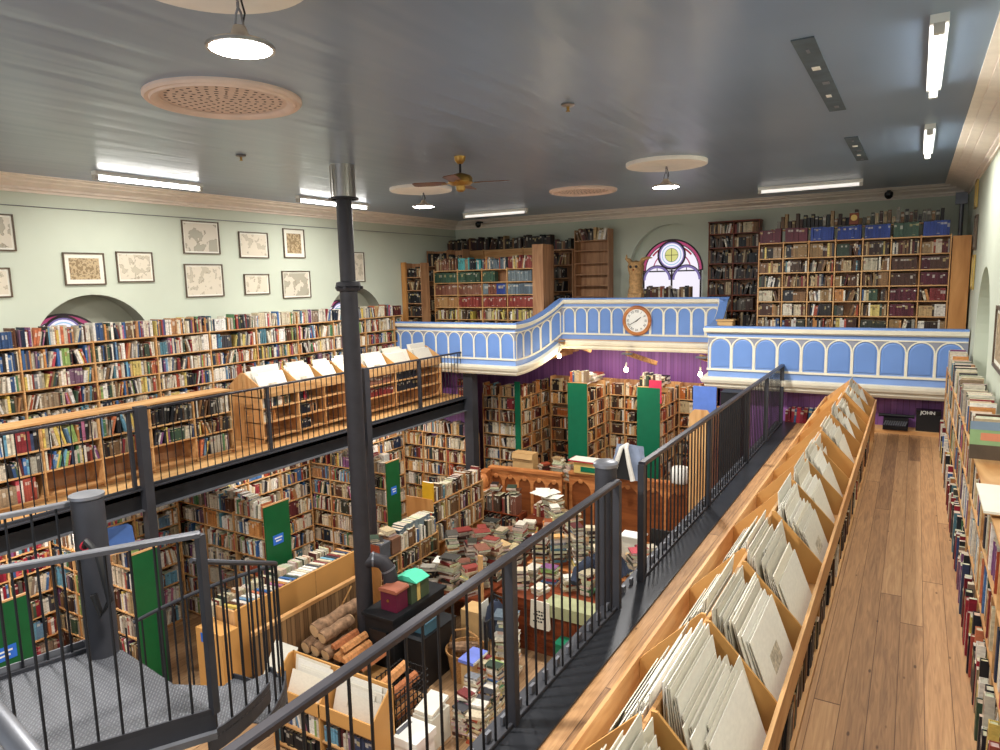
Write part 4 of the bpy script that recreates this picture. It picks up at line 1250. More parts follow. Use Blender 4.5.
for s, ys in ((1, YR), (-1, YL)):
    for i, y in enumerate(ys[1:-1]):
        MB().prism([(s * .008, zl - .14), (s * .325, zl - .14), (s * .325, zl + .0), (s * .3, zl + .03), (s * .03, zr + .02), (s * .008, zr + .02)], (RX, y - .007, 0), X, Z, Y, .014).build('divider', 'hardboard', t)
        if i % 2 == 0: MB().bx(RX + s * .32, y - .01, GF, RX + s * .02, y + .01, zl - .16).build('upright', 'pine_v', t)
R3 = random.Random(21)
for s, ys in ((1, YR), (-1, YL)):
    for i in range(len(ys) - 1):
        w = ys[i + 1] - ys[i] - .02
        if s > 0: n = 17 if ys[i] < 5 else 12 if ys[i] < 6.5 else 9
        else: n = 12 if ys[i] < 5 else 4
        if s > 0 and i in (8, 12): n = 3
        if s < 0 and i in (6, 9, 11): n = 1
        card_bin((RX + s * .315, ys[i] + .012, zl - .14), Y, X * s, w, .305, n, (('aisle' if s > 0 else 'railing') + ' side of long print rack', i), hr=(.38, .49) if n > 4 else (.36, .42), picp=.4, R=R3, sp=.0168 if n > 12 else .0215 if n > 9 else .03 if n > 4 else .04, ts=.008 if n > 9 else .013)
# dark books and boards stored under the aisle side
fill((RX + .33, 1.6, GF + .081), Y, X, 8.8, .3, .2, ['navy', 'antique', 'dark', 'dark', 'cream'], ('lower shelf of the long print rack', '', 0, 1), tmin=.03, tmax=.08, lean=.7)

# right wall bookcase
def rwp(r, b):
    return (['mix', 'bright', 'mix', 'cream'], dict(sets=.03, lean=.12, hlo=.68))
bookcase('aisle_bookcase', 'low pine bookcase packed with books along the right gallery wall', 'bookcase', (.44, 2.0, GF), Y, -X, [1.1] * 9, [.05, .4, .75, 1.08], 1.1, .25, row_pals=lambda r, b: rwp(r, b) if r < 3 or b not in (2, 3) else None, ctx='aisle bookcase', hmaxs=.29, tmin=.018, tmax=.048)
# books standing on the floor against its foot
fill((.385, 3.3, GF + .001), Y, -X, 8.4, .4, .05, ['bright', 'mix', 'navy', 'mix', 'scarlet'], ('floor row at the foot of the aisle bookcase', '', 0, 1), tmin=.022, tmax=.07, sets=0, hlo=.5, lean=.0)
for (y, z, w, h, lb, cols) in ((6.1, 4.001, .3, .28, 'landscape picture book propped facing the aisle on the right wall bookcase', ('#7f93a8', '#8fae7c', '#d98a68', '#5a4a3a')),):
    t = thing('picture_book', lb, 'book', (.5, y, z))
    o = V((.4, y, z)); u = V((0, .18, .98)).normalized(); ax = X
    MB().fbox(o, ax, u, V((0, -.98, .18)).normalized(), w, h, .02).build('cover', mat('cover_green', cols[1], .4, var=.15), t)
    f = o + V((0, -.98, .18)).normalized() * .0205
    n_ = V((0, -.98, .18)).normalized()
    MB().fbox(f + u * h * .78, ax, u, n_, w, h * .22, .0006).build('sky_band', mat('cover_sky', cols[0], .4), t)
    MB().fbox(f, ax, u, n_, w, h * .38, .0006).build('ground_band', mat('cover_ground', cols[3], .4, var=.3), t)
    MB().fbox(f + u * h * .5 + ax * w * .22, ax, u, n_, w * .5, h * .2, .0008).build('title_panel', mat('cover_title', cols[2], .4), t)
t = thing('board_sheet', 'flat cream board lying on the right wall bookcase before the picture book', 'board', (.55, 5.0, 4.001))
B(.4, 4.7, 4.006, .7, 5.32, 4.02).build('sheet', 'mount', t); B(.4, 4.7, 4.001, .7, 5.32, 4.006).build('backing', 'cardboard', t)
# foot of the far wall: typewriter, box, tartan row
t = thing('typewriter', 'black vintage typewriter on the plinth under the blue gallery front', 'typewriter', (-.16, 12.2, GF + .06))
z0 = GF + .06
MB().prism([(0, 0), (.3, 0), (.3, .06), (.16, .1), (.1, .16), (0, .17)], (.0, 12.38, z0), -Y, Z, -X, .34).build('body', 'black_gloss', t)
MB().cyl((-.4, 12.3, z0 + .19), (.06, 12.3, z0 + .19), .025, n=14).build('platen', 'steel_dark', t, True)
for x in (-.41, .05): MB().cyl((x, 12.3, z0 + .19), (x + .03, 12.3, z0 + .19), .03, n=14).build('platen_knob', 'black', t, True)
mb = MB()
for r in range(4):
    for k in range(10):
        mb.cyl((-.32 + k * .031 + r * .006, 12.12 + r * .03, z0 + .065 + r * .012), (-.32 + k * .031 + r * .006, 12.12 + r * .03, z0 + .083 + r * .012), .011, n=8)
mb.build('key', 'steel_light', t)
t = thing('black_box', 'black box lettered JOHN standing beside the typewriter', 'box', (.22, 12.22, z0))
B(.1, 12.16, z0, .42, 12.34, z0 + .32).build('box', 'black', t); B(.095, 12.155, z0 + .26, .425, 12.345, z0 + .325).build('lid', 'black_gloss', t)
text_part('JOHN', .075, (.25, 12.152, z0 + .29), (PI / 2, 0, 0), 'white', t)
pal('tartan', '8a2530 2e5f80 3a6a4a 7d2a3a b03040 35527c')
fill((-1.8, 12.3, GF + .001), X, -Y, .85, .3, .2, ['tartan', 'cream'], ('tartan row below far purple wall', '', 0, 1), tmin=.03, tmax=.06)
t = thing('light_switch', 'small white light switch on the purple boarding by the railing end', 'switch', (-2.72, 12.41, 2.95))
B(-2.78, 12.405, 2.9, -2.7, 12.418, 3.02).build('plate', 'white', t); B(-2.75, 12.4, 2.95, -2.73, 12.405, 2.98).build('rocker', 'white', t)
R4 = random.Random(33)
# ---------------------------------------------------------------- ground floor bookcases
# far bays under the clock front: tall cases with green end panels
FB = [.06 + .3 * i for i in range(10)]
warm = ['orange', 'cream', 'antique', 'orange']
def fcase(name, label, p, ax, out, bays, h=3.1, pals=None, ctx='', m='pine_x', frm='left', zs=None, **k):
    return bookcase(name, label, 'bookcase', p, ax, out, bays, zs or FB, h, .26, m=m, mv='pine_v', row_pals=lambda r, b: (pals or warm) if r >= 3 else None, ctx=ctx, hmaxs=.3, frm=frm, **k)
fcase('bay_bookcase', 'tall far bookcase of cream and red books, left of the green strip', (-8.6, 13.42, 0), X, -Y, [.45, .48], ctx='cream and red far bookcase', pals=['cream', 'mix', 'cream'], h=2.8, tmin=.022, tmax=.045)
t = bookcase('bay_bookcase', 'tall far bookcase running back beside the leftmost green strip', 'bookcase', (-7.55, 13.42, 0), Y, X, [.5, .5, .46], FB, 2.8, .13, m='pine', mv='pine_v', row_pals=lambda r, b: ['antique', 'orange', 'cream'] if r > 2 else None, ctx='far bookcase behind the leftmost green strip', hmaxs=.3, tmin=.022, tmax=.045)
panel_end(t, (-7.7, 13.4, 0), X, -Y, .14, .8, 3.12)
fcase('bay_bookcase', 'far wall bookcase under the first hanging bulb', (-7.42, 14.62, 0), X, -Y, [.5, .5], ctx='far wall bookcase under the first bulb', tmin=.022, tmax=.045)
def spur(x0, x1, lb, i, kind):
    t = bookcase('spur_bookcase', lb, 'bookcase', (x1, 13.42, 0), Y, X, [.5, .5, .44], FB, 3.1, (x1 - x0) / 2, m='pine', mv='pine_v', row_pals=lambda r, b: warm if r > 2 else None, ctx=('first' if i == 0 else 'second') + ' spur bookcase with the green end', hmaxs=.3, tmin=.022, tmax=.045)
    panel_end(t, (x0, 13.4, 0), X, -Y, x1 - x0, .3, 3.17)
    MB().bx(x0, 13.395, 3.17, x1, 13.43, 3.185).build('panel_cap', 'pine_x', t)
    fill((x0 + .02, 13.44, 3.17), X, -Y, x1 - x0 - .05, .3, .2, kind, ('books on top of the ' + ('first' if i == 0 else 'second') + ' spur bookcase', '', 0, 1), tmin=.03, tmax=.07, sets=0)
    for k in range(5):
        heap((x0 + .2, 13.7 + .2 * k, 3.1), 4 + k % 3, kind, ('top of the ' + ('first' if i == 0 else 'second') + ' spur bookcase', ordn(k + 1), 0, 1), w=.3, d=.2, rot=PI / 2, rnd=R4)
    return t
spur(-6.37, -5.92, 'bookcase spur with a tall green end panel below the clock front, behind the wood panelling', 0, ['cream', 'mix'])
spur(-4.8, -4.32, 'bookcase spur with a tall green end panel and a pink folder on top', 1, ['dark', 'mix', 'cream'])
fcase('bay_bookcase', 'far wall bookcase between the two green end panels', (-5.9, 14.62, 0), X, -Y, [.36, .38, .36], ctx='far wall bookcase between the green panels', tmin=.022, tmax=.045)
fcase('bay_bookcase', 'far wall bookcase beside the purple recess under the third bulb', (-4.3, 14.62, 0), X, -Y, [.45, .45, .42], ctx='far wall bookcase under the third bulb', tmin=.022, tmax=.045)
t = thing('pink_folder', 'bright pink folder standing on top of a green-ended bookcase spur', 'folder', (-4.4, 13.46, 2.86))
MB().bx(-4.55, 13.385, 2.86, -4.29, 13.392, 3.33).build('cover', mat('pink', '#d2385e', .5, var=.06), t); MB().bx(-4.545, 13.392, 2.87, -4.295, 13.398, 3.32).build('sheet', 'paper', t)
# hanging bulbs on brackets
for i, (x, y, z) in enumerate(((-6.45, 13.15, 3.72), (-4.95, 13.15, 3.5), (-3.42, 13.0, 3.5))):
    t = thing('bracket_lamp', f'lit bare bulb on a sloping wooden bracket, {("left", "middle", "right")[i]} of three on the purple boarding', 'lamp', (x, y, z))
    MB().lathe([(0, 0), (.03, .01), (.042, .045), (.034, .08), (.02, .1), (0, .1)], (x, y, z), 16).build('bulb', 'bulb_lit', t, True)
    MB().cyl((x, y, z + .1), (x, y, z + .19), .02, n=10).build('socket', 'bulb_cap', t)
    MB().tube([(x, y, z + .19), (x, y, z + .34)], .005, 6).build('cord', 'steel_light', t)
    d = V((.3, .95, -.3)) if i < 2 else V((.2, .95, -.25))
    d2 = d.normalized(); s = d2.cross(Z).normalized(); u = s.cross(d2)
    MB().fbox(V((x, y, z + .34)) - s * .03, d2, s, u, d.length, .06, .09).build('bracket', 'pine_old', t)
    MB().fbox(V((x - .08, y - .06, z + .36)), X, Y, Z, .2, .12, .03).build('shade_plate', 'steel_light', t)

# left aisle: cases set square to the map wall with dark green ends
LZ = [.06, .38, .7, 1.02, 1.34, 1.66, 1.95]
def aisle_case(y0, y1, label, k, lab=True, pals=('mix', 'cream', 'bright'), h=1.97, endx=-8.12):
    t = bookcase('spur_bookcase', label, 'bookcase', (XL + .05, y0, 0), X, -Y, [.71, .71, .71], LZ, h, (y1 - y0) / 2, m='pine_x', mv='pine_v', row_pals=lambda r, b: list(pals), ctx=k, hmaxs=.28, tmin=.022, tmax=.042, lean=.15)
    MB().fbox((endx, y0 - .01, .02), Y, X, Z, y1 - y0, .025, 2.13).build('end_panel', 'green_panel_dark', t)
    MB().fbox((endx - .0, y0 - .02, 2.15), Y, X, Z, y1 - y0 + .02, .03, .02).build('panel_cap', 'pine', t)
    if lab:
        p = V((endx + .0255, y0 + (y1 - y0) * .25, 1.52))
        lb = MB().fbox(p, Y, Z, X, (y1 - y0) * .42, .15, .004).build('sign', 'label_blue', t)
        MB().fbox(p + V((.004, .03, .09)), Y, Z, X, (y1 - y0) * .3, .02, .001).build('sign_line', 'white', t)
        MB().fbox(p + V((.004, .05, .045)), Y, Z, X, (y1 - y0) * .22, .02, .001).build('sign_line', 'white', t)
    return t
aisle_case(9.35, 9.72, 'bookcase with a dark green end behind the flue under the map-wall gallery', 'third aisle bookcase', pals=('mix', 'antique', 'bright', 'cream'))
aisle_case(6.59, 7.06, 'bookcase with a dark green end and blue sign over the low board-backed rack', 'second aisle bookcase')
aisle_case(4.58, 4.9, 'bookcase with a dark green end directly behind the spiral stair railing', 'first aisle bookcase', lab=False, pals=('antique', 'mix', 'bright'))
aisle_case(2.85, 3.42, 'bookcase with a dark green end and two blue signs at the picture edge', 'nearest aisle bookcase', pals=('scarlet', 'mix', 'bright'))
# books lying on the tops of these
for y0, k in ((9.45, 'third'), (6.65, 'second'), (4.6, 'first'), (2.95, 'nearest')):
    fill((XL + .1, y0, 2.01), X, -Y, 2., .27, .2, ['bright', 'mix', 'cream'], (f'row atop the {k} aisle bookcase', '', 0, 1), tmin=.02, tmax=.05, full=.98)
t = thing('blue_board', 'blue board leaning on top of the bookcase behind the newel column', 'board', (-8.3, 4.45, 2.19))
MB().prism([(0, 0), (.34, 0), (.34, .3), (.3, .34), (.04, .34), (0, .3)], (-8.3, 4.36, 2.175), V((.3, .95, 0)).normalized(), V((-.25, .05, .97)).normalized(), X, .015).build('board', mat('board_blue', '#3d5f9c', .5), t)
MB().fbox((-8.285, 4.4, 2.178), V((.3, .95, 0)).normalized(), X, Z, .3, .02, .012).build('foot_strip', 'pine', t)
# wall cases between
bookcase('wall_bookcase', 'map-wall ground floor bookcase seen left of the newel column', 'bookcase', (XL + .32, 3.46, 0), Y, X, [.54, .54], LZ, 2.3, .3, row_pals=lambda r, b: ['scarlet', 'mix', 'bright'], ctx='bookcase behind newel', hmaxs=.25, tmin=.022, tmax=.045)
bookcase('wall_bookcase', 'map-wall ground floor bookcase in the bay behind the stair', 'bookcase', (XL + .32, 5.0, 0), Y, X, [.73, .73], LZ, 2.2, .3, row_pals=lambda r, b: ['mix', 'bright', 'cream'], ctx='ground bookcase behind stair', hmaxs=.25, tmin=.022, tmax=.045)
bookcase('wall_bookcase', 'map-wall ground floor bookcase in the bay behind the flue', 'bookcase', (XL + .32, 7.1, 0), Y, X, [.73, .73, .73], LZ, 2.2, .3, row_pals=lambda r, b: ['mix', 'cream'], ctx='ground bookcase behind flue', hmaxs=.25, tmin=.022, tmax=.045)
bookcase('wall_bookcase', 'map-wall ground floor bookcase in the furthest bay', 'bookcase', (XL + .32, 10., 0), Y, X, [.73, .73, .73], LZ, 2.2, .3, row_pals=lambda r, b: ['cream', 'mix'], ctx='furthest ground map-wall bookcase', hmaxs=.25, tmin=.022, tmax=.045)
# broad case facing the room under the left front
bookcase('wide_bookcase', 'wide pine bookcase of cream and orange books under the left blue gallery front', 'bookcase', (XL + .1, 12.3, 0), X, -Y, [.66, .66, .7], [.1, .42, .74, 1.06, 1.38, 1.7, 2.02], 2.04, .3, m='pine_x', mv='pine_v',
         row_pals=lambda r, b: ['cream', 'cream', 'orange', 'mix'], ctx='wide cream bookcase under the left front', hmaxs=.3, tmin=.02, tmax=.038, lean=.2)
# free standing case along the room
def freecase(name, lb, p, bays, zs, h, d, pals, ctx, back=True, end=True):
    t = bookcase(name, lb, 'bookcase', p, Y, X, bays, zs, h, d, m='pine', mv='pine_v', row_pals=pals, ctx=ctx, hmaxs=.3, tmin=.025, tmax=.055, lean=.15, frm='near end')
    if end: MB().fbox(V(p) - X * d * 2 - Y * .02, X, Y, Z, d * 2, .02, h + .05).build('end_panel', 'pine_orange', t)
    return t
freecase('island_bookcase', 'free-standing island bookcase with a plain pine end before the wide cream bookcase', (-6.9, 9.12, 0), [.4, .4, .4, .4], [.1, .5, .9, 1.28, 1.64], 1.66, .28, lambda r, b: ['cream', 'antique', 'mix'] if r > 1 else None, 'island bookcase')
t = thing('yellow_folder', 'mustard yellow folder standing at the near end of the island bookcase', 'folder', (-7.05, 9.14, 1.66))
B(-7.12, 9.12, 1.665, -6.9, 9.16, 2.0).build('cover', mat('mustard', '#d7a520', .5), t); B(-7.11, 9.125, 1.668, -6.905, 9.155, 2.003).build('sheet', 'paper', t)
freecase('low_bookcase', 'waist-high bookcase with big bound volumes and boxes on top, behind the stove', (-6.75, 7.55, 0), [.5, .5, .5], [.1, .5, .9, 1.2], 1.22, .3, lambda r, b: (['mix', 'cream', 'antique'], dict(full=1.)) , 'waist-high bookcase behind the stove')
# board-backed rack near the stair with books on top
t = thing('board_rack', 'low rack with an orange board back facing the log store', 'rack', (-7.4, 6.4, 0))
B(-7.22, 5.3, .35, -7.19, 7.5, 1.33).build('back_board', 'hardboard', t)
B(-7.59, 5.3, .0, -7.22, 5.33, 1.3).build('end_panel', 'pine_v', t); B(-7.59, 7.47, 0, -7.22, 7.5, 1.3).build('end_panel', 'pine_v', t)
B(-7.59, 5.33, 1.08, -7.22, 7.47, 1.1).build('shelf', 'pine', t); B(-7.59, 5.33, .5, -7.22, 7.47, .52).build('shelf', 'pine', t)
for k in (5.9, 6.65): B(-7.189, k, .35, -7.185, k + .012, 1.33).build('board_joint', 'pine_old', t)
for i in range(29):
    y = 5.36 + i * .072
    a = R4.uniform(-.3, .3)
    add_book((-7.54, y, 1.27), Z, -Y, V((1, .15 + a * .3, 0)).normalized(), .03, .25, .05, R2.choice(PAL['cream'] + PAL['bright']), ('books lying atop the board-backed rack', '', 0, 1), i + 1, 0, 'near end')
    add_book((-7.56, y, 1.101), X, -Y, Z, .2, .17, .06, R2.choice(PAL['mix']), ('front row inside the board-backed rack', '', 0, 1), i + 1, 0, 'near end')
t = thing('rack_end', 'plain pine end of a low bookcase with two small blue signs by the stair', 'rack', (-7.4, 5.1, 0))
B(-7.6, 5.0, 0, -7.1, 5.25, 1.15).build('end_board', 'hardboard', t)
for k in (0, .13): B(-7.5 + k, 4.995, .98, -7.4 + k, 5.0, 1.1).build('sign', 'label_blue', t)
bookcase('aisle_shelf', 'low shelf of green and cream books seen through the stair balusters', 'bookcase', (-7.9, 5.35, 0), Y, -X, [.7, .7, .7], [.08, .42, .76, 1.06], 1.08, .28, row_pals=lambda r, b: ['mix', 'greenset', 'cream'], ctx='low stair shelf', hmaxs=.25, tmin=.025, tmax=.05)
t = thing('stair_platform', 'bare wooden platform with a pale edge strip below the spiral stair', 'platform', (-5.4, 4.2, 0))
B(-6.2, 3.0, 0, -4.85, 4.6, .28).build('deck', 'floor_ground', t, base=(-5.5, 3.8, 0)); B(-6.2, 4.3, .281, -4.85, 4.33, .286).build('edge_strip', 'white', t)

# ---------------------------------------------------------------- panelling, counter and their load
def carved_panel(name, lb, p0, p1, z0, z1, n):
    p0, p1 = V(p0), V(p1); d = (p1 - p0).normalized(); nn = d.cross(Z) ; L = (p1 - p0).length
    t = thing(name, lb, 'panelling', p0.lerp(p1, .5))
    MB().fbox(p0 + Z * z0, d, -nn, Z, L, .05, z1 - z0).build('board', 'oak_recess_shade', t)
    MB().fbox(p0 + Z * z1 + nn * .06, d, -nn, Z, L, .16, .05).build('top_rail', 'oak_orange', t)
    MB().fbox(p0 + Z * (z1 - .07) + nn * .03, d, -nn, Z, L, .03, .07).build('moulding', 'oak_orange', t)
    MB().fbox(p0 + Z * z0 + nn * .03, d, -nn, Z, L, .03, .14).build('bottom_rail', 'oak_orange', t)
    mb = MB(); m2 = MB(); w = L / n
    for i in range(n + 1):
        mb.fbox(p0 + d * (i * w - .03 if 0 < i < n else (0 if i == 0 else L - .06)) + Z * z0 + nn * .025, d, -nn, Z, .06, .025, z1 - z0 - .07)
    for i in range(n):        # pointed arch heads
        uc = (i + .5) * w; a = w / 2 - .03; zs = z1 - .1 - a * 1.25
        K = 10
        arcL = [(uc - a + 2 * a * (1 - math.cos(k / K * PI / 3)) , zs + 2 * a * math.sin(k / K * PI / 3) * .72) for k in range(K + 1)]
        pts = arcL + [(2 * uc - x, z) for x, z in arcL[::-1][1:]]
        for (x0, q0), (x1, q1) in zip(pts[:-1], pts[1:]):
            f = lambda x, q, o: p0 + d * x + Z * q + nn * o
            mb.face([f(x0, q0, .022), f(x1, q1, .022), f(x1, z1 - .07, .022), f(x0, z1 - .07, .022)])
            mb.face([f(x0, q0, .0), f(x1, q1, .0), f(x1, q1, .022), f(x0, q0, .022)])
        mb.lathe([(.05, 0), (.05, .012), (.03, .018), (0, .018)], p0 + d * uc + Z * (z1 - .13) + nn * .02, 12, d=nn)
    mb.build('arcading', 'oak_orange', t)
    return t
carved_panel('carved_panelling', 'carved orange oak panelling with pointed arches behind the heaped books, left stretch', (-7.3, 11.6, 0), (-5.72, 11.72, 0), .3, 1.6, 5)
carved_panel('carved_panelling', 'carved orange oak panelling with pointed arches nearest the jacket, right stretch', (-5.68, 11.98, 0), (-3.3, 12.12, 0), .3, 1.6, 5)
carved_panel('carved_panelling', 'short sloping oak panel closing the left end of the carved panelling', (-7.26, 11.28, 0), (-7.3, 11.58, 0), .3, 1.55, 1)
t = thing('newel_post', 'turned oak newel post at the left end of the carved panelling', 'post', (-7.2, 11.16, 0))
MB().lathe([(.12, 0), (.12, .1), (.085, .16), (.085, 1.25), (.11, 1.32), (.13, 1.4), (.12, 1.5), (.1, 1.56), (.06, 1.6), (0, 1.6)], (-7.2, 11.16, 0), 20).build('shaft', 'oak_orange_v', t, True)
MB().lathe([(.13, 0), (.15, .02), (.15, .05), (.1, .08)], (-7.2, 11.16, 1.25), 20).build('collar', 'oak_orange', t, True)
# objects along the top of it
t = thing('book_box', 'yellow card box with a red lid lying on the carved panelling', 'box', (-5.2, 12.0, 1.655))
B(-5.55, 11.9, 1.655, -4.98, 12.14, 1.88).build('box', 'yellow_card', t); B(-5.65, 11.86, 1.88, -4.92, 12.18, 1.91).build('lid', 'red', t); B(-5.62, 11.855, 1.905, -4.95, 12.17, 1.92).build('paper', 'paper', t)
B(-5.4, 11.89, 1.69, -5.1, 11.9, 1.79).build('green_label', 'green_panel', t); B(-5.06, 11.89, 1.69, -5.0, 11.9, 1.84).build('white_label', 'white', t)
t = thing('notice_card', 'white notice card leaning beside the yellow box', 'card', (-4.64, 11.95, 1.66))
MB().fbox((-5.0, 11.87, 1.66), X, V((0, .2, .98)), -Y, .2, .24, .008).build('card', 'white', t); MB().fbox((-4.95, 11.865, 1.78), X, V((0, .2, .98)), -Y, .12, .08, .002).build('print', mat('pale_pink', '#d9a9a9', .7), t)
t = thing('cardboard_box', 'open cardboard box on the left of the carved panelling top', 'box', (-6.8, 12.2, 1.361))
B(-7.1, 12.21, 1.361, -6.62, 12.44, 1.82).build('box', 'cardboard', t); MB().fbox((-7.1, 12.2, 1.8), X, -Y, V((0, -.3, -1)).normalized(), .48, .01, .1).build('flap', 'cardboard', t)
t = thing('cardboard_box', 'small brown parcel behind the yellow card box on the panelling', 'box', (-4.8, 12.3, 1.361))
B(-4.95, 12.22, 1.361, -4.6, 12.44, 1.8).build('box', 'cardboard', t); B(-4.95, 12.21, 1.6, -4.6, 12.22, 1.65).build('tape', 'yellow_card', t)
# jacket hung on a chair back
t = thing('hung_jacket', 'pale blue jacket with a cream lining sitting on the carved panelling by the round column', 'jacket', (-4.46, 12.0, 1.66))
mb = MB(); cx, cy = -4.46, 12.12
rows = []
for i in range(9):
    v = i / 8; row = []
    for j in range(13):
        u = j / 12
        a = PI * (1.08 - u * 1.16)
        rr = .24 + .12 * (1 - v) + .02 * math.sin(u * 25 + v * 4)
        row.append((cx + rr * math.cos(a), cy - .1 * math.sin(a) - .05 - .12 * (1 - v), 1.66 + .66 * (v ** .7) - .1 * abs(u - .5) * v))
    rows.append(row)
for i in range(8):
    for j in range(12):
        mb.face([rows[i][j], rows[i][j + 1], rows[i + 1][j + 1], rows[i + 1][j]])
mb.build('shell', 'cloth_grey', t, True)
MB().prism([(-.15, 0), (.15, 0), (.1, .45), (.04, .62), (-.04, .62), (-.1, .45)], (cx - .04, cy - .3, 1.68), X, V((0, .12, 1)).normalized(), -Y, .03).build('open_front', 'black', t)
for s in (-1, 1):
    MB().tube([(cx - .04 + s * .2, cy - .34, 1.68), (cx - .04 + s * .12, cy - .33, 2.0), (cx - .04 + s * .05, cy - .28, 2.26), (cx, cy - .18, 2.33)], [.05, .045, .04, .03], 8).build('lining_edge', 'cloth_lining', t, True)
# counter with its heaps
t = thing('counter', 'dark red wooden shop counter with a panelled front, heaped with books', 'counter', (-3.6, 8.9, 0))
CX0, CX1, CY0, CY1, CH = -5.1, -2.3, 8.33, 9.15, .8
B(CX0, CY0, .0, CX1, CY0 + .03, CH - .03).build('front_board', 'mahogany', t)
B(CX0, CY0 + .03, 0, CX0 + .03, CY1, CH - .03).build('side_board', 'mahogany', t)
B(CX0 - .05, CY0 - .06, CH - .03, CX1, CY1, CH).build('worktop', 'mahogany', t)
B(CX0 - .02, CY0 - .03, 0, CX1, CY0, .12).build('plinth', 'mahogany', t)
B(CX0 - .02, CY0 - .035, CH - .12, CX1, CY0, CH - .03).build('cornice_strip', 'mahogany', t)
for i in range(5):
    x = CX0 + .1 + i * .55
    mb = MB()
    for (a, b, c, d) in ((0, .2, .45, .02), (0, .6, .45, .02), (0, .22, .02, .38), (.43, .22, .02, .38)):
        mb.bx(x + a, CY0 - .014, b, x + a + c, CY0, b + d)
    mb.build('front_panel', 'oak_orange' if i == 9 else 'mahogany', t)
t = thing('table_cloth', 'pale green cloth over the front edge of the counter', 'cloth', (-3.65, 8.5, CH))
B(-4.35, 8.25, CH + .001, -3.3, 8.6, CH + .008).build('top', 'cloth_green', t); B(-4.35, 8.245, CH - .17, -3.3, 8.252, CH + .008).build('drop', 'cloth_green', t)
t = thing('tote_bag', 'cream canvas tote bag with dark printing hanging from the counter front', 'bag', (-4.35, 8.23, .36))
MB().prism([(0, .03), (.03, 0), (.3, 0), (.33, .03), (.31, .42), (.02, .42)], (-4.55, 8.24, .42), X, Z, -Y, .02).build('body', 'canvas', t)
for k in (.08, .22): MB().tube([(-4.55 + k, 8.225, .82), (-4.55 + k + .005, 8.23, .85), (-4.55 + k + .01, 8.3, .85)], .01, 6).build('strap', 'canvas', t)
mb = MB()
for r, (a, b) in enumerate(((.05, .16), (.08, .1), (.06, .2), (.1, .12))):
    for k in range(4): mb.bx(-4.55 + a + k * .04, 8.219, .52 + r * .05, -4.55 + a + k * .04 + .03, 8.2199, .52 + r * .05 + .02 + .01 * (k % 2))
mb.build('printing', 'black', t)
t = thing('waste_bin', 'dark green plastic bin at the counter foot', 'bin', (-3.55, 8.1, 0))
MB().prism([(-.13, -.11), (.13, -.11), (.13, .11), (-.13, .11)], (-3.92, 8.12, 0), X, Y, Z, .38).build('body', 'green_bin', t)
B(-4.065, 7.995, .38, -3.775, 8.24, .4).build('rim', 'green_bin', t)
t = thing('dark_coat', 'dark navy coat crumpled on the heaped counter', 'coat', (-3.75, 9.3, .98))
mb = MB()
for i in range(9):
    for j in range(14): pass
G = []
for i in range(13):
    row = []
    for j in range(17):
        u, v = i / 12 - .5, j / 16 - .5
        r2 = (u * 2) ** 2 + (v * 2) ** 2
        z = .36 * max(0, 1 - r2) ** .6 + .05 * math.sin(i * 1.9 + j) * (1 - min(1, r2)) + .03 * math.sin(j * 2.3)
        row.append((-3.8 + u * .6 + v * .1, 9.32 + v * .5, .98 + max(0, z)))
    G.append(row)
for i in range(12):
    for j in range(16): mb.face([G[i][j], G[i + 1][j], G[i + 1][j + 1], G[i][j + 1]])
mb.build('body', 'cloth_navy', t, True)
MB().tube([(-3.98, 9.1, 1.2), (-4.1, 8.9, 1.1), (-4.08, 8.72, .98)], [.09, .075, .06], 10).build('sleeve', 'cloth_navy', t, True)
# second table behind and its heaps
t = thing('sorting_table', 'long low table buried under heaps of books behind the counter', 'table', (-4.2, 9.9, 0))
B(-5.3, 9.5, .72, -2.6, 10.9, .76).build('top', 'oak_orange', t)
for x in (-5.25, -2.75):
    for y in (9.55, 10.8): B(x, y, 0, x + .07, y + .07, .72).build('leg', 'oak_orange_v', t)
hp = 0
def heaps(x0, x1, y0, y1, z, n, nmin, nmax, pals, where, w=.24):
    global hp
    cols = max(1, int((x1 - x0) / (w + .03))); rows_ = max(1, int((y1 - y0) / (w + .03)))
    k = 0
    cells = [(i, j) for i in range(cols) for j in range(rows_)]
    R4.shuffle(cells)
    for i, j in cells[:n]:
        k += 1
        x = x0 + (i + .5) * (x1 - x0) / cols; y = y0 + (j + .5) * (y1 - y0) / rows_
        heap((x, y, z), R4.randint(nmin, nmax), pals, (f'{where}', f'{ordn(k)} pile', 0, 1), w=w, d=w * .7, rnd=R4, jit=.02)
junk = ['cream', 'mix', 'antique', 'bright', 'cream']
heaps(-5.05, -4.4, 8.38, 9.1, CH, 6, 4, 11, junk, 'the left end of the counter')
heaps(-4.35, -2.35, 8.62, 9.12, CH, 14, 3, 9, junk, 'the right end of the counter')
heaps(-5.3, -4.3, 9.55, 10.4, .76, 12, 10, 22, ['antique', 'cream', 'orange', 'mix'], 'the sorting table, map-wall side')
heaps(-4.25, -2.75, 9.55, 10.85, .76, 24, 4, 14, ['cream', 'mix', 'bright', 'cream'], 'the sorting table, gallery side')
heaps(-6.55, -5.0, 12.2, 12.44, 1.361, 5, 8, 14, ['cream', 'antique'], 'the ledge behind the carved panelling')
t = thing('panel_ledge', 'narrow ledge behind the carved panelling carrying piles and boxes', 'shelf', (-6, 12.3, 1.4))
B(-7.25, 12.2, 1.33, -3.28, 12.45, 1.36).build('board', 'oak_orange', t)
for x in (-7.2, -5.9, -3.4): B(x, 12.22, 0, x + .05, 12.43, 1.33).build('support', 'oak_orange_v', t)
for k in range(9):
    pass
t = thing('paper_heap', 'loose white papers lying on the book piles before the panelling', 'papers', (-5.35, 10.7, 1.5))
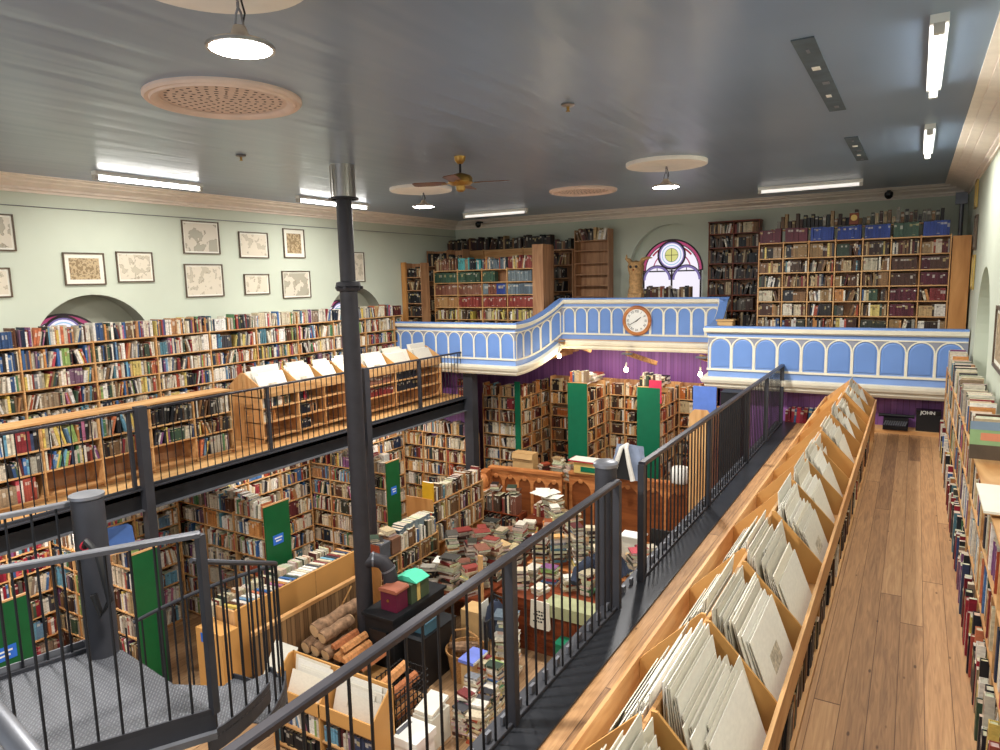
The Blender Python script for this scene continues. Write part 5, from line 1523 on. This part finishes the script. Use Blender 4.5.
for k in range(4): MB().fbox((-5.6 + .06 * k, 10.6 + .05 * k, 1.5 + .02 * k), V((math.cos(k), math.sin(k), .08)).normalized(), V((-math.sin(k), math.cos(k), 0)), Z, .34, .26, .008).build('sheet', 'paper', t)
heap((-5.4, 10.72, .765), 22, ['cream', 'antique', 'rust'], ('tall pile under the loose papers', '', 0, 1), w=.3, d=.22, rnd=R4, jit=.02)
t = thing('lampshade', 'white round lampshade on the carved panelling behind the railing', 'lampshade', (-3.5, 12.05, 1.652))
MB().lathe([(0, 0), (.16, 0), (.18, .03), (.18, .22), (.14, .28), (.0, .29)], (-3.5, 12.05, 1.69), 24).build('shade', 'white', t, True)
MB().cyl((-3.5, 12.05, 1.652), (-3.5, 12.05, 1.69), .1).build('stem', 'brass', t)
t = thing('computer_screen', 'black computer screen standing on the sorting table', 'screen', (-3.35, 10.45, .76))
B(-3.55, 10.6, .86, -3.25, 10.64, 1.28).build('panel', 'black', t); B(-3.43, 10.61, .76, -3.37, 10.66, .9).build('stand', 'black', t); B(-3.5, 10.52, .762, -3.3, 10.74, .775).build('foot', 'black', t)
for i, (x, y) in enumerate(((-3.3, 9.75), (-2.9, 10.1), (-2.7, 9.6), (-3.8, 10.45))):
    t = thing('paper_sheet', ('white paper tray on the sorting table by the black screen', 'loose white sheet on the sorting table nearest the gallery', 'white pad of paper behind the counter end', 'white ledger before the black screen')[i], 'paper', (x, y, 1.1))
    B(x - .16, y - .12, .765, x + .16, y + .12, 1.08 + .03 * i).build('pile', 'mount2', t); B(x - .2, y - .14, 1.08 + .03 * i, x + .2, y + .14, 1.1 + .03 * i).build('sheet', 'white', t)
# low case of books before the panelling
bookcase('book_crate', 'dark two-tier bookcase standing before the carved panelling', 'bookcase', (-7.05, 10.9, 0), X, -Y, [.42, .42], [.1, .55, .97], .99, .3, m='mahogany', mv='mahogany', row_pals=lambda r, b: ['antique', 'cream', 'dark', 'rust'], ctx='two-tier bookcase before the panelling', hmaxs=.4, tmin=.02, tmax=.045)
heap((-6.85, 11.05, 1.37), 3, ['cream', 'antique'], ('pile on the two-tier bookcase', 'left pile', 0, 1), rnd=R4)
heap((-6.42, 11.05, 1.37), 4, ['cream', 'greenset'], ('pile on the two-tier bookcase', 'right pile', 0, 1), rnd=R4)
fill((-6.1, 11.2, .9), X, -Y, .5, .3, .2, ['red', 'cream', 'mix'], ('short row between the crate and the papers', '', 0, 1))
t = thing('book_chest', 'dark chest under the heaps beside the two-tier bookcase', 'chest', (-5.95, 11.2, 0))
B(-6.15, 10.95, 0, -5.3, 11.5, .86).build('body', 'mahogany', t); B(-6.17, 10.93, .86, -5.28, 11.52, .9).build('lid', 'mahogany', t)
heaps(-5.65, -5.3, 11., 11.45, .9, 2, 5, 8, ['cream', 'antique'], 'the dark chest')
# floor level heaps between stove and panelling
t = thing('book_table', 'low table swamped by sliding piles of old books beyond the stove', 'table', (-6.2, 9.1, 0))
B(-6.65, 8.1, .6, -5.38, 10.4, .65).build('top', 'mahogany', t)
for x in (-6.6, -5.45):
    for y in (8.35, 10.3): B(x, y, 0, x + .06, y + .06, .6).build('leg', 'mahogany', t)
heaps(-6.6, -5.42, 8.15, 10.35, .651, 32, 8, 21, ['antique', 'dark', 'cream', 'rust', 'red', 'mix'], 'the swamped table beyond the stove', w=.27)
t = thing('wood_stick', 'upright pine batten standing among the book piles', 'batten', (-5.35, 8.2, 0))
B(-5.4, 8.18, 0, -5.33, 8.22, 1.35).build('batten', 'pine_v', t); B(-5.42, 8.16, 0, -5.31, 8.24, .03).build('foot', 'pine', t)
# big volumes and boxes on the waist-high bookcase
fill((-6.79, 8.1, 1.221), Y, X, .95, .36, .26, ['mix', 'slate', 'rust', 'cream'], ('big volumes on the waist-high bookcase', '', 0, 1), tmin=.04, tmax=.08, hlo=.8, frm='near end')
for i, (y, m_, lb) in enumerate(((7.68, 'slate_box', 'dark grey archive box on the waist-high bookcase, near end'), (7.93, 'brown_box', 'brown archive box on the waist-high bookcase'))):
    mat('slate_box', '#55565c', .7); mat('brown_box', '#7a5540', .7)
    t = thing('archive_box', lb, 'box', (-6.9, y, 1.223))
    B(-7.1, y - .1, 1.223, -6.74, y + .1, 1.47).build('box', m_, t); B(-7.11, y - .105, 1.43, -6.73, y + .105, 1.475).build('lid', m_, t)
    heap((-6.92, y, 1.476), 3, ['cream', 'antique'], (f'pile on the {"dark grey" if i == 0 else "brown"} archive box', '', 0, 1), w=.24, rnd=R4)

# ---------------------------------------------------------------- stove, logs and the near ground floor
SX0, SX1, SY0, SY1 = -6.19, -5.7, 6.56, 7.72
t = thing('wood_stove', 'black cast iron wood stove with boxes on its flat top', 'stove', ((SX0 + SX1) / 2, (SY0 + SY1) / 2, 0))
B(SX0, SY0, .14, SX1, SY1, .96).build('body', 'stove', t)
B(SX0 - .03, SY0 - .03, .96, SX1 + .03, SY1 + .03, 1.0).build('top_plate', 'stove', t)
dr = B(SX0 + .1, SY0 - .03, .3, SX1 - .1, SY0, .8).build('door', 'black', t)
MB().cyl((SX1 - .15, SY0 - .06, .55), (SX1 - .15, SY0 - .03, .55), .02).build('handle', 'steel_light', dr)
for x in (SX0 + .04, SX1 - .1):
    for y in (SY0 + .05, SY1 - .11): B(x, y, 0, x + .06, y + .06, .14).build('leg', 'stove', t)
t = thing('file_box', 'maroon file box with a brown lid standing on the stove', 'box', (-5.95, 6.75, 1.0))
B(-6.03, 6.72, 1.002, -5.76, 6.96, 1.27).build('box', 'maroon', t); MB().prism([(0, 0), (.31, 0), (.31, .03), (.29, .05), (.02, .05), (0, .03)], (-6.05, 6.98, 1.27), X, Z, -Y, .28).build('lid', 'lid_brown', t)
MB().lathe([(.02, 0), (.02, .01), (0, .012)], (-5.9, 6.718, 1.15), 12, d=-Y).build('ring_pull', 'brass', t)
t = thing('file_box', 'dark green file boxes with a turquoise paper on top, on the stove', 'box', (-5.9, 7.15, 1.0))
B(-6.04, 7.02, 1.002, -5.74, 7.14, 1.28).build('box', 'box_green', t); B(-6.04, 7.15, 1.002, -5.74, 7.22, 1.28).build('box', 'yellow_card', t); B(-6.04, 7.23, 1.002, -5.74, 7.42, 1.28).build('box', 'box_green', t)
MB().prism([(-.2, 0), (.2, -.0), (.2, .01), (.06, .07), (-.06, .07), (-.2, .01)], (-5.89, 7.38, 1.285), X, Z, -Y, .3).build('paper', 'teal_paper', t)
t = thing('tin_box', 'blue-grey box on the low step at the side of the stove', 'box', (-5.5, 7.0, .722))
B(-5.63, 6.85, .722, -5.38, 7.12, .87).build('box', 'teal_box', t); B(-5.64, 6.84, .86, -5.37, 7.13, .885).build('lid', 'teal_box', t)
t = thing('side_cabinet', 'black iron cabinet beside the stove carrying the blue-grey box', 'cabinet', (-5.5, 7.1, 0))
B(-5.65, 6.7, 0, -5.35, 7.5, .7).build('body', 'black', t); B(-5.66, 6.69, .7, -5.34, 7.51, .72).build('top', 'stove', t)
# log store
t = thing('log_store', 'black-edged log store with a boarded wooden fence behind', 'log store', (-6.5, 6.2, 0))
fp, fd = V((-6.72, 5.2, 0)), Y
B(-6.98, 5.35, .0, -6.95, 7.3, 1.02).build('fence', 'boards_fence', t, base=(-6.96, 5.35, 0)); B(-7.0, 5.33, 1.02, -6.93, 7.32, 1.07).build('fence_rail', 'pine', t)
MB().tube([(-6.93, 6.5, .4), (-6.93, 7.1, .98)], .015, 6).build('brace', 'pine_old', t)
B(-6.93, 6.0, .0, -5.75, 6.03, .5).build('front_edge', 'black', t); B(-6.93, 6.03, .0, -6.9, 6.5, .45).build('side_edge', 'black', t)
B(-6.89, 6.04, 0, -5.75, 6.5, .32).build('base', 'pine_old', t)
def log(p, d, L, r, lb, kind):
    p = V(p); d = V(d).normalized()
    t = thing('firewood_log', lb, 'log', p, 'logs in the log store')
    if kind == 'round':
        pts = [p + d * (L * i / 6) + V((0, 0, .01 * math.sin(i * 2.1))) for i in range(7)]
        MB().tube(pts, [r * (1 + .05 * math.sin(i * 1.7)) for i in range(7)], 14).build('bark', 'bark', t, True)
        for q, s in ((pts[0], -1), (pts[-1], 1)):
            MB().cyl(q, q + d * s * .006, r * .92, n=14).build('cut_end', 'log_end', t)
    else:
        s = d.cross(Z).normalized(); u = s.cross(d)
        MB().prism([(-r, -r * .5), (r, -r * .6), (r * .5, r * .5), (-r * .3, r * .8)], p, s, u, d, L).build('split_face', 'split_wood' if kind == 'split' else 'split_dark', t)
        MB().prism([(-r * 1.02, -r * .52), (r * 1.02, -r * .62), (r * .95, -r * .7), (-r * .95, -r * .6)], p + d * .002, s, u, d, L - .004).build('bark', 'bark', t)
    return t
ld = (.12, .94, .1)
LG = [(-6.82, 6.06, .55, .75, .09, 'round', 'thick bark-covered log at the fence end of the log store'), (-6.64, 6.06, .56, .52, .09, 'round', 'second bark-covered log from the fence'),
      (-6.45, 6.06, .55, .5, .085, 'round', 'third bark-covered log from the fence'), (-6.74, 6.16, .765, .76, .1, 'round', 'pale-barked big log lying on top of the log pile'),
      (-6.54, 6.1, .745, .5, .085, 'round', 'mossy log lying on top beside the pale log'), (-6.26, 6.06, .56, .48, .065, 'split', 'orange split log in the middle of the log store'),
      (-6.12, 6.05, .56, .46, .06, 'split', 'bright orange split log next to the middle one'), (-5.98, 6.05, .55, .44, .06, 'dark', 'reddish split log near the stove end'),
      (-5.84, 6.05, .54, .42, .055, 'dark', 'short reddish split log at the stove end of the log store'), (-6.33, 6.08, .68, .42, .05, 'dark', 'small reddish split log lying across the middle'),
      (-6.19, 6.1, .67, .42, .05, 'split', 'thin orange split log on top of the middle ones'), (-6.72, 6.05, .385, .55, .08, 'round', 'low bark-covered log under the fence end logs'),
      (-6.53, 6.05, .385, .5, .08, 'round', 'low bark-covered log under the mossy log'), (-6.05, 6.05, .42, .46, .06, 'dark', 'low split log under the stove end logs')]
for x, y, z, L, r, k, lb in LG: log((x, y, z), ld, L, r, lb, k)
# print rack on the ground floor
GX0, GX1, GY = -6.24, -4.68, 4.98
t = thing('ground_print_rack', 'orange two-bin print rack with bookshelves beneath, before the log store', 'print rack', ((GX0 + GX1) / 2, GY + .25, 0))
for x in (GX0, (GX0 + GX1) / 2 - .01, GX1 - .02): MB().prism([(0, 0), (0, .78), (.3, 1.03), (.38, 1.03), (.38, 0)], (x, GY, 0), Y, Z, X, .02).build('end_panel', 'hardboard', t)
B(GX0, GY, .62, GX1, GY + .02, .78).build('lip_board', 'hardboard', t); B(GX0, GY + .36, 0, GX1, GY + .38, 1.03).build('back_board', 'hardboard', t)
for z in (.06, .34, .62): B(GX0 + .001, GY + .01, z - .02, GX1 - .001, GY + .36, z).build('shelf', 'pine_x', t)
for i in range(2):
    card_bin((GX0 + .02 + i * .79, GY + .06, .625), X, -Y, .76, .3, 6, ('ground floor print rack', i), hr=(.3, .38), picp=.4, b0=.06, sp=.035, t0=.01, ts=.012, hc=.4, drop=.25)
    fill((GX0 + .03 + i * .79, GY + .02, .341), X, -Y, .75, .25, .25, ['bright', 'mix'], ('upper shelf of the ground print rack', '', i, 2), tmin=.025, tmax=.05)
    fill((GX0 + .03 + i * .79, GY + .02, .061), X, -Y, .75, .25, .25, ['navy', 'mix', 'navy'], ('bottom shelf of the ground print rack', '', i, 2), tmin=.03, tmax=.06)
t = thing('paper_board', 'white boards standing at the log end of the ground print rack', 'board', (-6.5, 5.3, 0))
MB().fbox((-6.68, 5.2, .56), X, V((0, .5, .8)).normalized(), Z, .4, .5, .01).build('sheet', 'mount', t); B(-6.68, 5.2, 0, -6.28, 5.5, .55).build('crate', 'hardboard', t)
# white archive box, piles of paperbacks along the front
t = thing('white_box', 'white lidded archive box on the floor beside the ground print rack', 'box', (-4.45, 5.4, 0))
B(-4.7, 5.32, 0, -4.38, 5.65, .44).build('box', 'white', t); B(-4.72, 5.3, .38, -4.36, 5.67, .47).build('lid', 'white', t); B(-4.6, 5.318, .28, -4.48, 5.322, .32).build('hand_hole', 'black', t)
B(-4.7, 5.35, .4705, -4.64, 5.6, .474).build('lid_mark', 'slate_box', t)
t = thing('paper_stack', 'tilted stack of white paper parcels behind the white archive box', 'parcel', (-4.55, 5.85, 0))
B(-4.8, 5.8, 0, -4.52, 6.15, .4).build('carton', 'mount2', t); MB().fbox((-4.79, 5.82, .41), X, V((0, .95, .2)).normalized(), Z, .26, .34, .04).build('parcel', 'paper', t)
t = thing('red_case', 'bright red case poking out beside the white archive box', 'case', (-4.12, 5.35, 0))
B(-4.2, 5.2, 0, -4.05, 5.5, .3).build('body', 'red', t); MB().tube([(-4.17, 5.35, .3), (-4.15, 5.35, .34), (-4.1, 5.35, .34), (-4.08, 5.35, .3)], .012, 6).build('handle', 'red', t)
for k in range(9):
    y = 6.22 + k * .145
    for q in range(2):
        heap((-4.2 - q * .2 - k * .035, y, 0.), R4.randint(11, 17) if k < 7 else R4.randint(6, 10), ['cream', 'bright', 'mix', 'cream'], (f'floor piles behind the white box', f'{ordn(k + 1)} {"outer" if q == 0 else "inner"} pile', 0, 1), w=.19, d=.13, tmin=.02, tmax=.04, jit=.012, rot=0., rnd=R4)
heap((-4.57, 7.62, 0), 21, ['cream', 'mix', 'slate'], ('tall book tower on the floor before the counter', '', 0, 1), w=.3, d=.22, tmin=.03, tmax=.05, jit=.012, rot=.3, rnd=R4)
t = thing('blue_folder', 'periwinkle blue folder on the paperback piles', 'folder', (-4.6, 6.65, .55))
B(-4.8, 6.75, .56, -4.57, 7.1, .6).build('cover', mat('periwinkle', '#6f7fd0', .5), t); B(-4.795, 6.755, .565, -4.566, 7.095, .595).build('pages', 'paper', t)
B(-4.78, 6.78, 0, -4.6, 7.08, .56).build('carton', 'cardboard', t)
# log baskets, fire guard
def basket(lb, x, y, r, h, m_):
    t = thing('log_basket', lb, 'basket', (x, y, 0))
    MB().lathe([(0, .01), (r * .8, 0), (r, h), (r * 1.06, h), (r * 1.06, h - .03), (r * .96, h - .03), (r * .8, .03)], (x, y, 0), 24).build('body', m_, t, True)
    MB().tube([(x - r, y, h), (x - r * .7, y, h + .2), (x, y, h + .27), (x + r * .7, y, h + .2), (x + r, y, h)], .015, 6).build('handle', m_, t, True)
    for k in range(4):
        a = k * 1.7
        MB().tube([(x + .1 * math.cos(a) - .15, y + .1 * math.sin(a), h * .8 + .03 * k), (x + .1 * math.cos(a) + .15, y + .1 * math.sin(a) + .06, h * .9 + .03 * k)], .05, 8).build('log', 'bark', t, True)
    return t
basket('round wicker log basket by the fire guard', -5.05, 7.3, .27, .42, 'wicker')
t = thing('log_crate', 'black wire crate of split logs in front of the stove', 'crate', (-5.2, 6.0, 0))
for (a, b, c, d) in ((-5.42, 5.72, -4.98, 5.73), (-5.42, 6.35, -4.98, 6.36), (-5.42, 5.73, -5.41, 6.35), (-4.99, 5.73, -4.98, 6.35)):
    mb = MB()
    for k in range(8): mb.bx(a, b, .02 + k * .085, c, d, .032 + k * .085)
    n = int(max(c - a, d - b) / .08)
    for k in range(n + 1):
        if c - a > d - b: mb.bx(a + k * .08, b, 0, a + k * .08 + .008, d, .64)
        else: mb.bx(a, b + k * .08, 0, c, b + k * .08 + .008, .64)
    mb.build('mesh_side', 'black', t)
for k in range(7): log((-5.38 + .06 * (k % 3) + .1, 5.78, .06 + .09 * k), (.1 * (k % 2), 1, .1), .5, .06, f'split log in the black wire crate, {ordn(k + 1)} from the bottom', 'dark' if k % 2 else 'split')['group'] = 'logs in the wire crate'
t = thing('fire_guard', 'black iron fire guard rail standing on the floor around the stove', 'fire guard', (-4.75, 7.2, 0))
gp = [(-5.1, 8.1), (-4.72, 8.0), (-4.72, 7.3)]
for (a, b), (c, d) in zip(gp[:-1], gp[1:]):
    MB().tube([(a, b, .85), (c, d, .85)], .014, 8).build('top_rail', 'black', t); MB().tube([(a, b, .12), (c, d, .12)], .012, 8).build('lower_rail', 'black', t)
for a, b in gp: B(a - .02, b - .02, 0, a + .02, b + .02, .88).build('post', 'black', t)
for k in range(1, 9):
    q = V((-4.72, 8.0, 0)).lerp(V((-4.72, 7.3, 0)), k / 9); MB().cyl((q.x, q.y, .12), (q.x, q.y, .85), .006, n=6).build('bar', 'black', t)
t = thing('hung_bag', 'black bag and pale cloths hanging by the fire guard', 'bag', (-4.95, 7.95, .4))
MB().lathe([(0, 0), (.13, .02), (.17, .2), (.12, .45), (.05, .55), (0, .56)], (-4.9, 7.85, .35), 16).build('body', 'cloth_navy', t, True)
MB().tube([(-4.94, 7.85, .88), (-4.9, 7.85, .95), (-4.85, 7.85, .88)], .012, 6).build('strap', 'black', t)
t = thing('cardboard_box', 'worn cardboard box and papers behind the wicker basket', 'box', (-5.1, 7.9, 0))
B(-5.4, 7.7, 0, -5.1, 8.0, .72).build('box', 'cardboard', t); B(-5.09, 7.75, .2, -5.08, 7.95, .85).build('flap', 'paper', t)
# tall pine cabinet end behind the print-rack railing
t = thing('curved_cabinet', 'pine cabinet with a rounded end behind the print-rack railing below the gallery', 'cabinet', (-2.95, 11.6, 0))
MB().prism([(0, 0), (.34, 0), (.34, 3.1), (.3, 3.16), (.08, 3.16), (0, 3.06)], (-3.2, 11.5, 0), X, Z, Y, .03).build('end_panel', 'pine_v', t)
B(-2.86, 11.5, 0, -2.84, 12.3, 3.1).build('side_panel', 'pine_v', t); B(-3.2, 12.28, 0, -2.86, 12.3, 3.1).build('back_board', 'pine_v', t)
for z in (.4, 1., 1.6, 2.2, 2.8): B(-3.19, 11.53, z, -2.87, 12.28, z + .02).build('shelf', 'pine', t)
t = thing('blue_board', 'blue painted board standing on the rounded pine cabinet', 'board', (-3.1, 11.9, 3.1))
B(-3.25, 11.9, 2.82, -2.85, 11.93, 3.5).build('board', 'pale_blue', t); B(-3.25, 11.935, 2.82, -2.85, 11.95, 3.46).build('backing', 'hardboard', t)
# ---------------------------------------------------------------- realise the books and the mounted prints
COVERMATS = None
def book_faces(mb, b, detail):
    p, ax, out, up, t, h, d, c = b['p'], b['ax'], b['out'], b['up'], b['t'], b['h'], b['d'], b['col']
    R = random.Random(int((p.x * 7919 + p.y * 104729 + p.z * 1299709) * 100) & 0xffffff)
    page = tuple(x * R.uniform(.8, 1.05) for x in rgb('#d9ceb4'))
    ba = p - out * d
    lum = sum(c) / 3
    # spine strips
    style = R.random()
    band0 = rgb('#d8c48a') if lum < .12 and R.random() < .5 else rgb('#e8e2d4') if lum < .3 else rgb('#2c2a2c') if R.random() < .6 else rgb('#8c2a2c')
    band = tuple(x * .45 + y * .55 for x, y in zip(c, band0))
    band2 = tuple(x * .7 for x in c)
    if style < .28: cuts = [(0, c), (.68, c), (.72, band), (.86, c), (1, None)]
    elif style < .45: cuts = [(0, band2), (.1, c), (.55, band), (.8, c), (1, None)]
    elif style < .6: cuts = [(0, c), (.12, band), (.16, c), (.82, band), (.86, c), (1, None)]
    else: cuts = [(0, c), (1, None)]
    return R, page, ba, cuts

def simple_book(mb, b):
    R, page, ba, cuts = book_faces(mb, b, 0)
    p, ax, out, up, t, h, d, c = b['p'], b['ax'], b['out'], b['up'], b['t'], b['h'], b['d'], b['col']
    flip = ax.cross(out).dot(up) < 0
    o = ba
    mb.fbox(ba, ax, out, up, t, d, h, cols=[c, c, page, c, page, page])
    # overlay spine strips as real thin raised labels
    for (z0, cc), (z1, _) in zip(cuts[:-1], cuts[1:]):
        if cc is c: continue
        mb.fbox(p + up * (h * z0) + ax * t * .06, ax, out, up, t * .88, .0008, h * (z1 - z0), cc)

def make_book(b, i, label, group):
    R, page, ba, cuts = book_faces(None, b, 1)
    p, ax, out, up, t, h, d, c = b['p'], b['ax'], b['out'], b['up'], b['t'], b['h'], b['d'], b['col']
    cv = MB(); th = min(.0035, t * .12)
    cv.fbox(ba, ax, out, up, th, d, h, c)
    cv.fbox(ba + ax * (t - th), ax, out, up, th, d, h, c)
    cv.fbox(p - out * th + ax * th, ax, out, up, t - 2 * th, th, h, c)
    for (z0, cc), (z1, _) in zip(cuts[:-1], cuts[1:]):
        if cc is c: continue
        cv.fbox(p + up * (h * z0) + ax * t * .05, ax, out, up, t * .9, .0008, h * (z1 - z0), cc)
    o = cv.build('book', 'book')
    tag(o, label, 'book', group)
    in_ = .006
    pg = MB().fbox(ba + ax * th + up * in_ + out * in_, ax, out, up, t - 2 * th, d - th - in_, h - 2 * in_, page)
    pg.build('page_block', 'page_block', o)
    return o

CAM = V((0, 0, 5.4)); FPX = 688.78
r_, u_, f_ = V((0.85763115, 0.51375294, -0.0229505)), V((-0.05049695, 0.12854104, 0.99041772)), V((-0.51178009, 0.84825416, -0.13618376))
def proj(q):
    v = V(q) - CAM; z = v.dot(f_)
    if z < .05: return None
    return 500 + FPX * v.dot(r_) / z, 375 - FPX * v.dot(u_) / z
def area2(pts):
    P = [proj(q) for q in pts]
    if any(x is None for x in P): return 0
    cx = sum(x for x, _ in P) / len(P); cy = sum(y for _, y in P) / len(P)
    if not (2 < cx < 998 and 2 < cy < 748): return 0
    a = 0
    for (x0, y0), (x1, y1) in zip(P, P[1:] + P[:1]): a += x0 * y1 - x1 * y0
    return abs(a) / 2

bpy.context.view_layer.update()
DG = bpy.context.evaluated_depsgraph_get()
# quick occlusion structure over the books themselves
bv, bf, owner = [], [], []
for i, b in enumerate(BOOKS):
    ba = b['p'] - b['out'] * b['d']
    m = MB().fbox(ba, b['ax'], b['out'], b['up'], b['t'], b['d'], b['h'])
    k = len(bv); bv += m.v; bf += [tuple(k + j for j in q) for q in m.f]; owner += [i] * 6
for i, cd in enumerate(CARDS):
    m = MB().fbox(cd['p'], cd['ax'], cd['up'], cd['nrm'], cd['w'], cd['h'], cd['th'])
    k = len(bv); bv += m.v; bf += [tuple(k + j for j in q) for q in m.f]; owner += [-1 - i] * 6
TREE = BVHTree.FromPolygons([V(x) for x in bv], bf)
def visible(q, me):
    d = V(q) - CAM; L = d.length; d.normalize()
    hit = TREE.ray_cast(CAM, d, L - .0005)
    if hit[0] is not None and owner[hit[2]] != me: return 0
    ok, loc, nrm, idx, ob, mt = SC.ray_cast(DG, CAM, d, distance=L - .004)
    return 0 if ok and ob.name.split('.')[0] != 'baluster' else 1
def score(b, i):
    p, ax, out, up, t, h, d = b['p'], b['ax'], b['out'], b['up'], b['t'], b['h'], b['d']
    A_ = area2([p, p + ax * t, p + ax * t + up * h, p + up * h])
    tp = area2([p + up * h, p + ax * t + up * h, p + ax * t + up * h - out * d, p + up * h - out * d]) if up.z > .7 else 0
    if up.z < .3: tp = area2([p + ax * t, p + ax * t + up * h, p + ax * t + up * h - out * d, p + ax * t - out * d]) 
    ta = A_ + tp
    if ta < 12: return 0
    S = [p + ax * t * .5 + up * h * k + out * .0015 for k in (.25, .55, .85)]
    top = p + up * (h + .0015) + ax * t * .5 - out * d * .4 if up.z > .3 else p + ax * (t + .0015) + up * h * .5 - out * d * .5
    return A_ * sum(visible(q, i) for q in S) / 3 + tp * visible(top, i)
SCORE = [(score(b, i), i) for i, b in enumerate(BOOKS)]
SCORE.sort(reverse=True)
TOP = sorted(i for s, i in SCORE[:296] if s > 0)
TOPSET = set(TOP)
print('BOOKS', len(BOOKS), 'cut score', SCORE[295][0], 'CARDS', len(CARDS))
def ctx_label(b):
    cx = b['ctx']; n = b['n'] or 1
    col = colname(b['col'])
    kind = 'book'
    if isinstance(cx, tuple):
        case, row, bay, nb = cx
    else: case, row, bay, nb = cx, '', 0, 1
    frm = b['frm']
    if frm == 'left' and abs(b['ax'].y) > .7: frm = 'near end'
    pos = f'{ordn(n)} from {frm}'
    s = f'{col} {kind}, {pos}'
    if row: s += f', {row}'
    if nb > 1: s += f', {ordn(bay + 1)} bay'
    return f'{s}, {case}', case
SHORT = {'map-wall bookcase': 'long map-wall bookcase'}
seen = {}
for i in TOP:
    lb, case = ctx_label(BOOKS[i])
    seen[lb] = seen.get(lb, 0) + 1
    if seen[lb] > 1: lb = lb.replace(' book,', f' {["slim", "thick", "tall", "worn"][seen[lb] % 4]} book,', 1)
    make_book(BOOKS[i], i, lb, 'books: ' + case)
mb = MB()
for i, b in enumerate(BOOKS):
    if i not in TOPSET: simple_book(mb, b)
o = mb.build('shelved_books', 'book', base=(0, 0, 0))
o['kind'] = 'stuff'; o['label'] = 'all the smaller and further books packed on the shelves and piles of the hall'; o['category'] = 'books'

# mounted prints
for i, cd in enumerate(CARDS):
    m = MB().fbox(cd['p'], cd['ax'], cd['up'], cd['nrm'], cd['w'], cd['h'], cd['th'], cd['col'])
    where, b = cd['ctx']
    tone = 'cream' if cd['col'][0] - cd['col'][2] > .12 else 'off-white'
    o = m.build('mounted_print', 'card')
    tag(o, f'{tone} print, {ordn(cd["n"])} from ridge, {ordn(b + 1)} bin, {where}', 'print', 'mounted prints in ' + where)
    if cd['pic']:
        q = cd['p'] + cd['ax'] * cd['w'] * .34 + cd['up'] * cd['h'] * .3 + cd['nrm'] * cd['th']
        MB().fbox(q, cd['ax'], cd['up'], cd['nrm'], cd['w'] * .32, cd['h'] * .26, .0004).build('engraving', 'engraving', o)
# ---------------------------------------------------------------- light
def area(name, loc, rot, sx, sy, e, col=(1, .96, .9), spread=PI):
    l = bpy.data.lights.new(name, 'AREA'); l.shape = 'RECTANGLE'; l.size = sx; l.size_y = sy; l.energy = e; l.color = col; l.spread = spread
    o = bpy.data.objects.new(name, l); COL.objects.link(o); o.location = loc; o.rotation_euler = rot
    return o
def point(name, loc, e, r=.05, col=(1, .95, .88)):
    l = bpy.data.lights.new(name, 'POINT'); l.energy = e; l.shadow_soft_size = r; l.color = col
    o = bpy.data.objects.new(name, l); COL.objects.link(o); o.location = loc
    return o
for i, (x, y, z, e) in enumerate(((-2.95, 2.48, 6.5, 150), (-2.94, 9.28, 6.5, 150), (-7.0, 9.3, 6.54, 150), (-7.0, 2.5, 6.5, 150))):
    l = area('pendant_light_%d' % i, (x, y, z), (0, 0, 0), .3, .3, e)
for i, (x, y0, y1, e) in enumerate(((-9.05, 5.1, 6.66, 34), (-9.05, 8.5, 10.25, 34), (.04, 5.05, 6.9, 34), (.04, 8.65, 10.5, 34), (-9.05, 1.5, 3.2, 34), (.04, 1.4, 3.2, 34))):
    area('tube_light_%d' % i, (x, (y0 + y1) / 2, 6.77), (0, 0, 0), .08, y1 - y0, e)
for i, (x, y, z) in enumerate(((-6.45, 13.15, 3.72), (-4.95, 13.15, 3.5), (-3.42, 13.0, 3.5))):
    point('bulb_light_%d' % i, (x, y - .06, z - .05), 7, .05, (1, .8, .55))
for i, (x, y) in enumerate(((-9.3, 4.), (-9.3, 7.8), (-9.3, 11.), (-.9, 4), (-.9, 9))):
    area('under_gallery_fill_%d' % i, (x, y, 2.55), (0, 0, 0), .15, 1.4, 26)  # unseen lamps added under the galleries, no fittings modelled
area('under_back_fill', (-4.9, 14.1, 3.9), (0, 0, 0), 3., .3, 30, (1, .93, .85))  # added fill lamp to brighten the purple boarding, no fitting there
W = bpy.data.worlds.new('world'); SC.world = W; W.use_nodes = True
W.node_tree.nodes['Background'].inputs[0].default_value = (.93, .96, 1, 1)
W.node_tree.nodes['Background'].inputs[1].default_value = .8

# ---------------------------------------------------------------- camera
cam = bpy.data.cameras.new('camera'); cam.sensor_width = 36; cam.lens = 36 * 688.78 / 1000; cam.clip_start = .02
co = bpy.data.objects.new('camera', cam); COL.objects.link(co)
r_, u_, f_ = V((0.85763115, 0.51375294, -0.0229505)), V((-0.05049695, 0.12854104, 0.99041772)), V((-0.51178009, 0.84825416, -0.13618376))
M4 = Matrix((r_, u_, -f_)).transposed().to_4x4()
M4.translation = (0, 0, 5.4)
co.matrix_world = M4
SC.camera = co
SC.view_settings.view_transform = 'Standard'
SC.view_settings.look = 'None'
SC.view_settings.exposure = .38
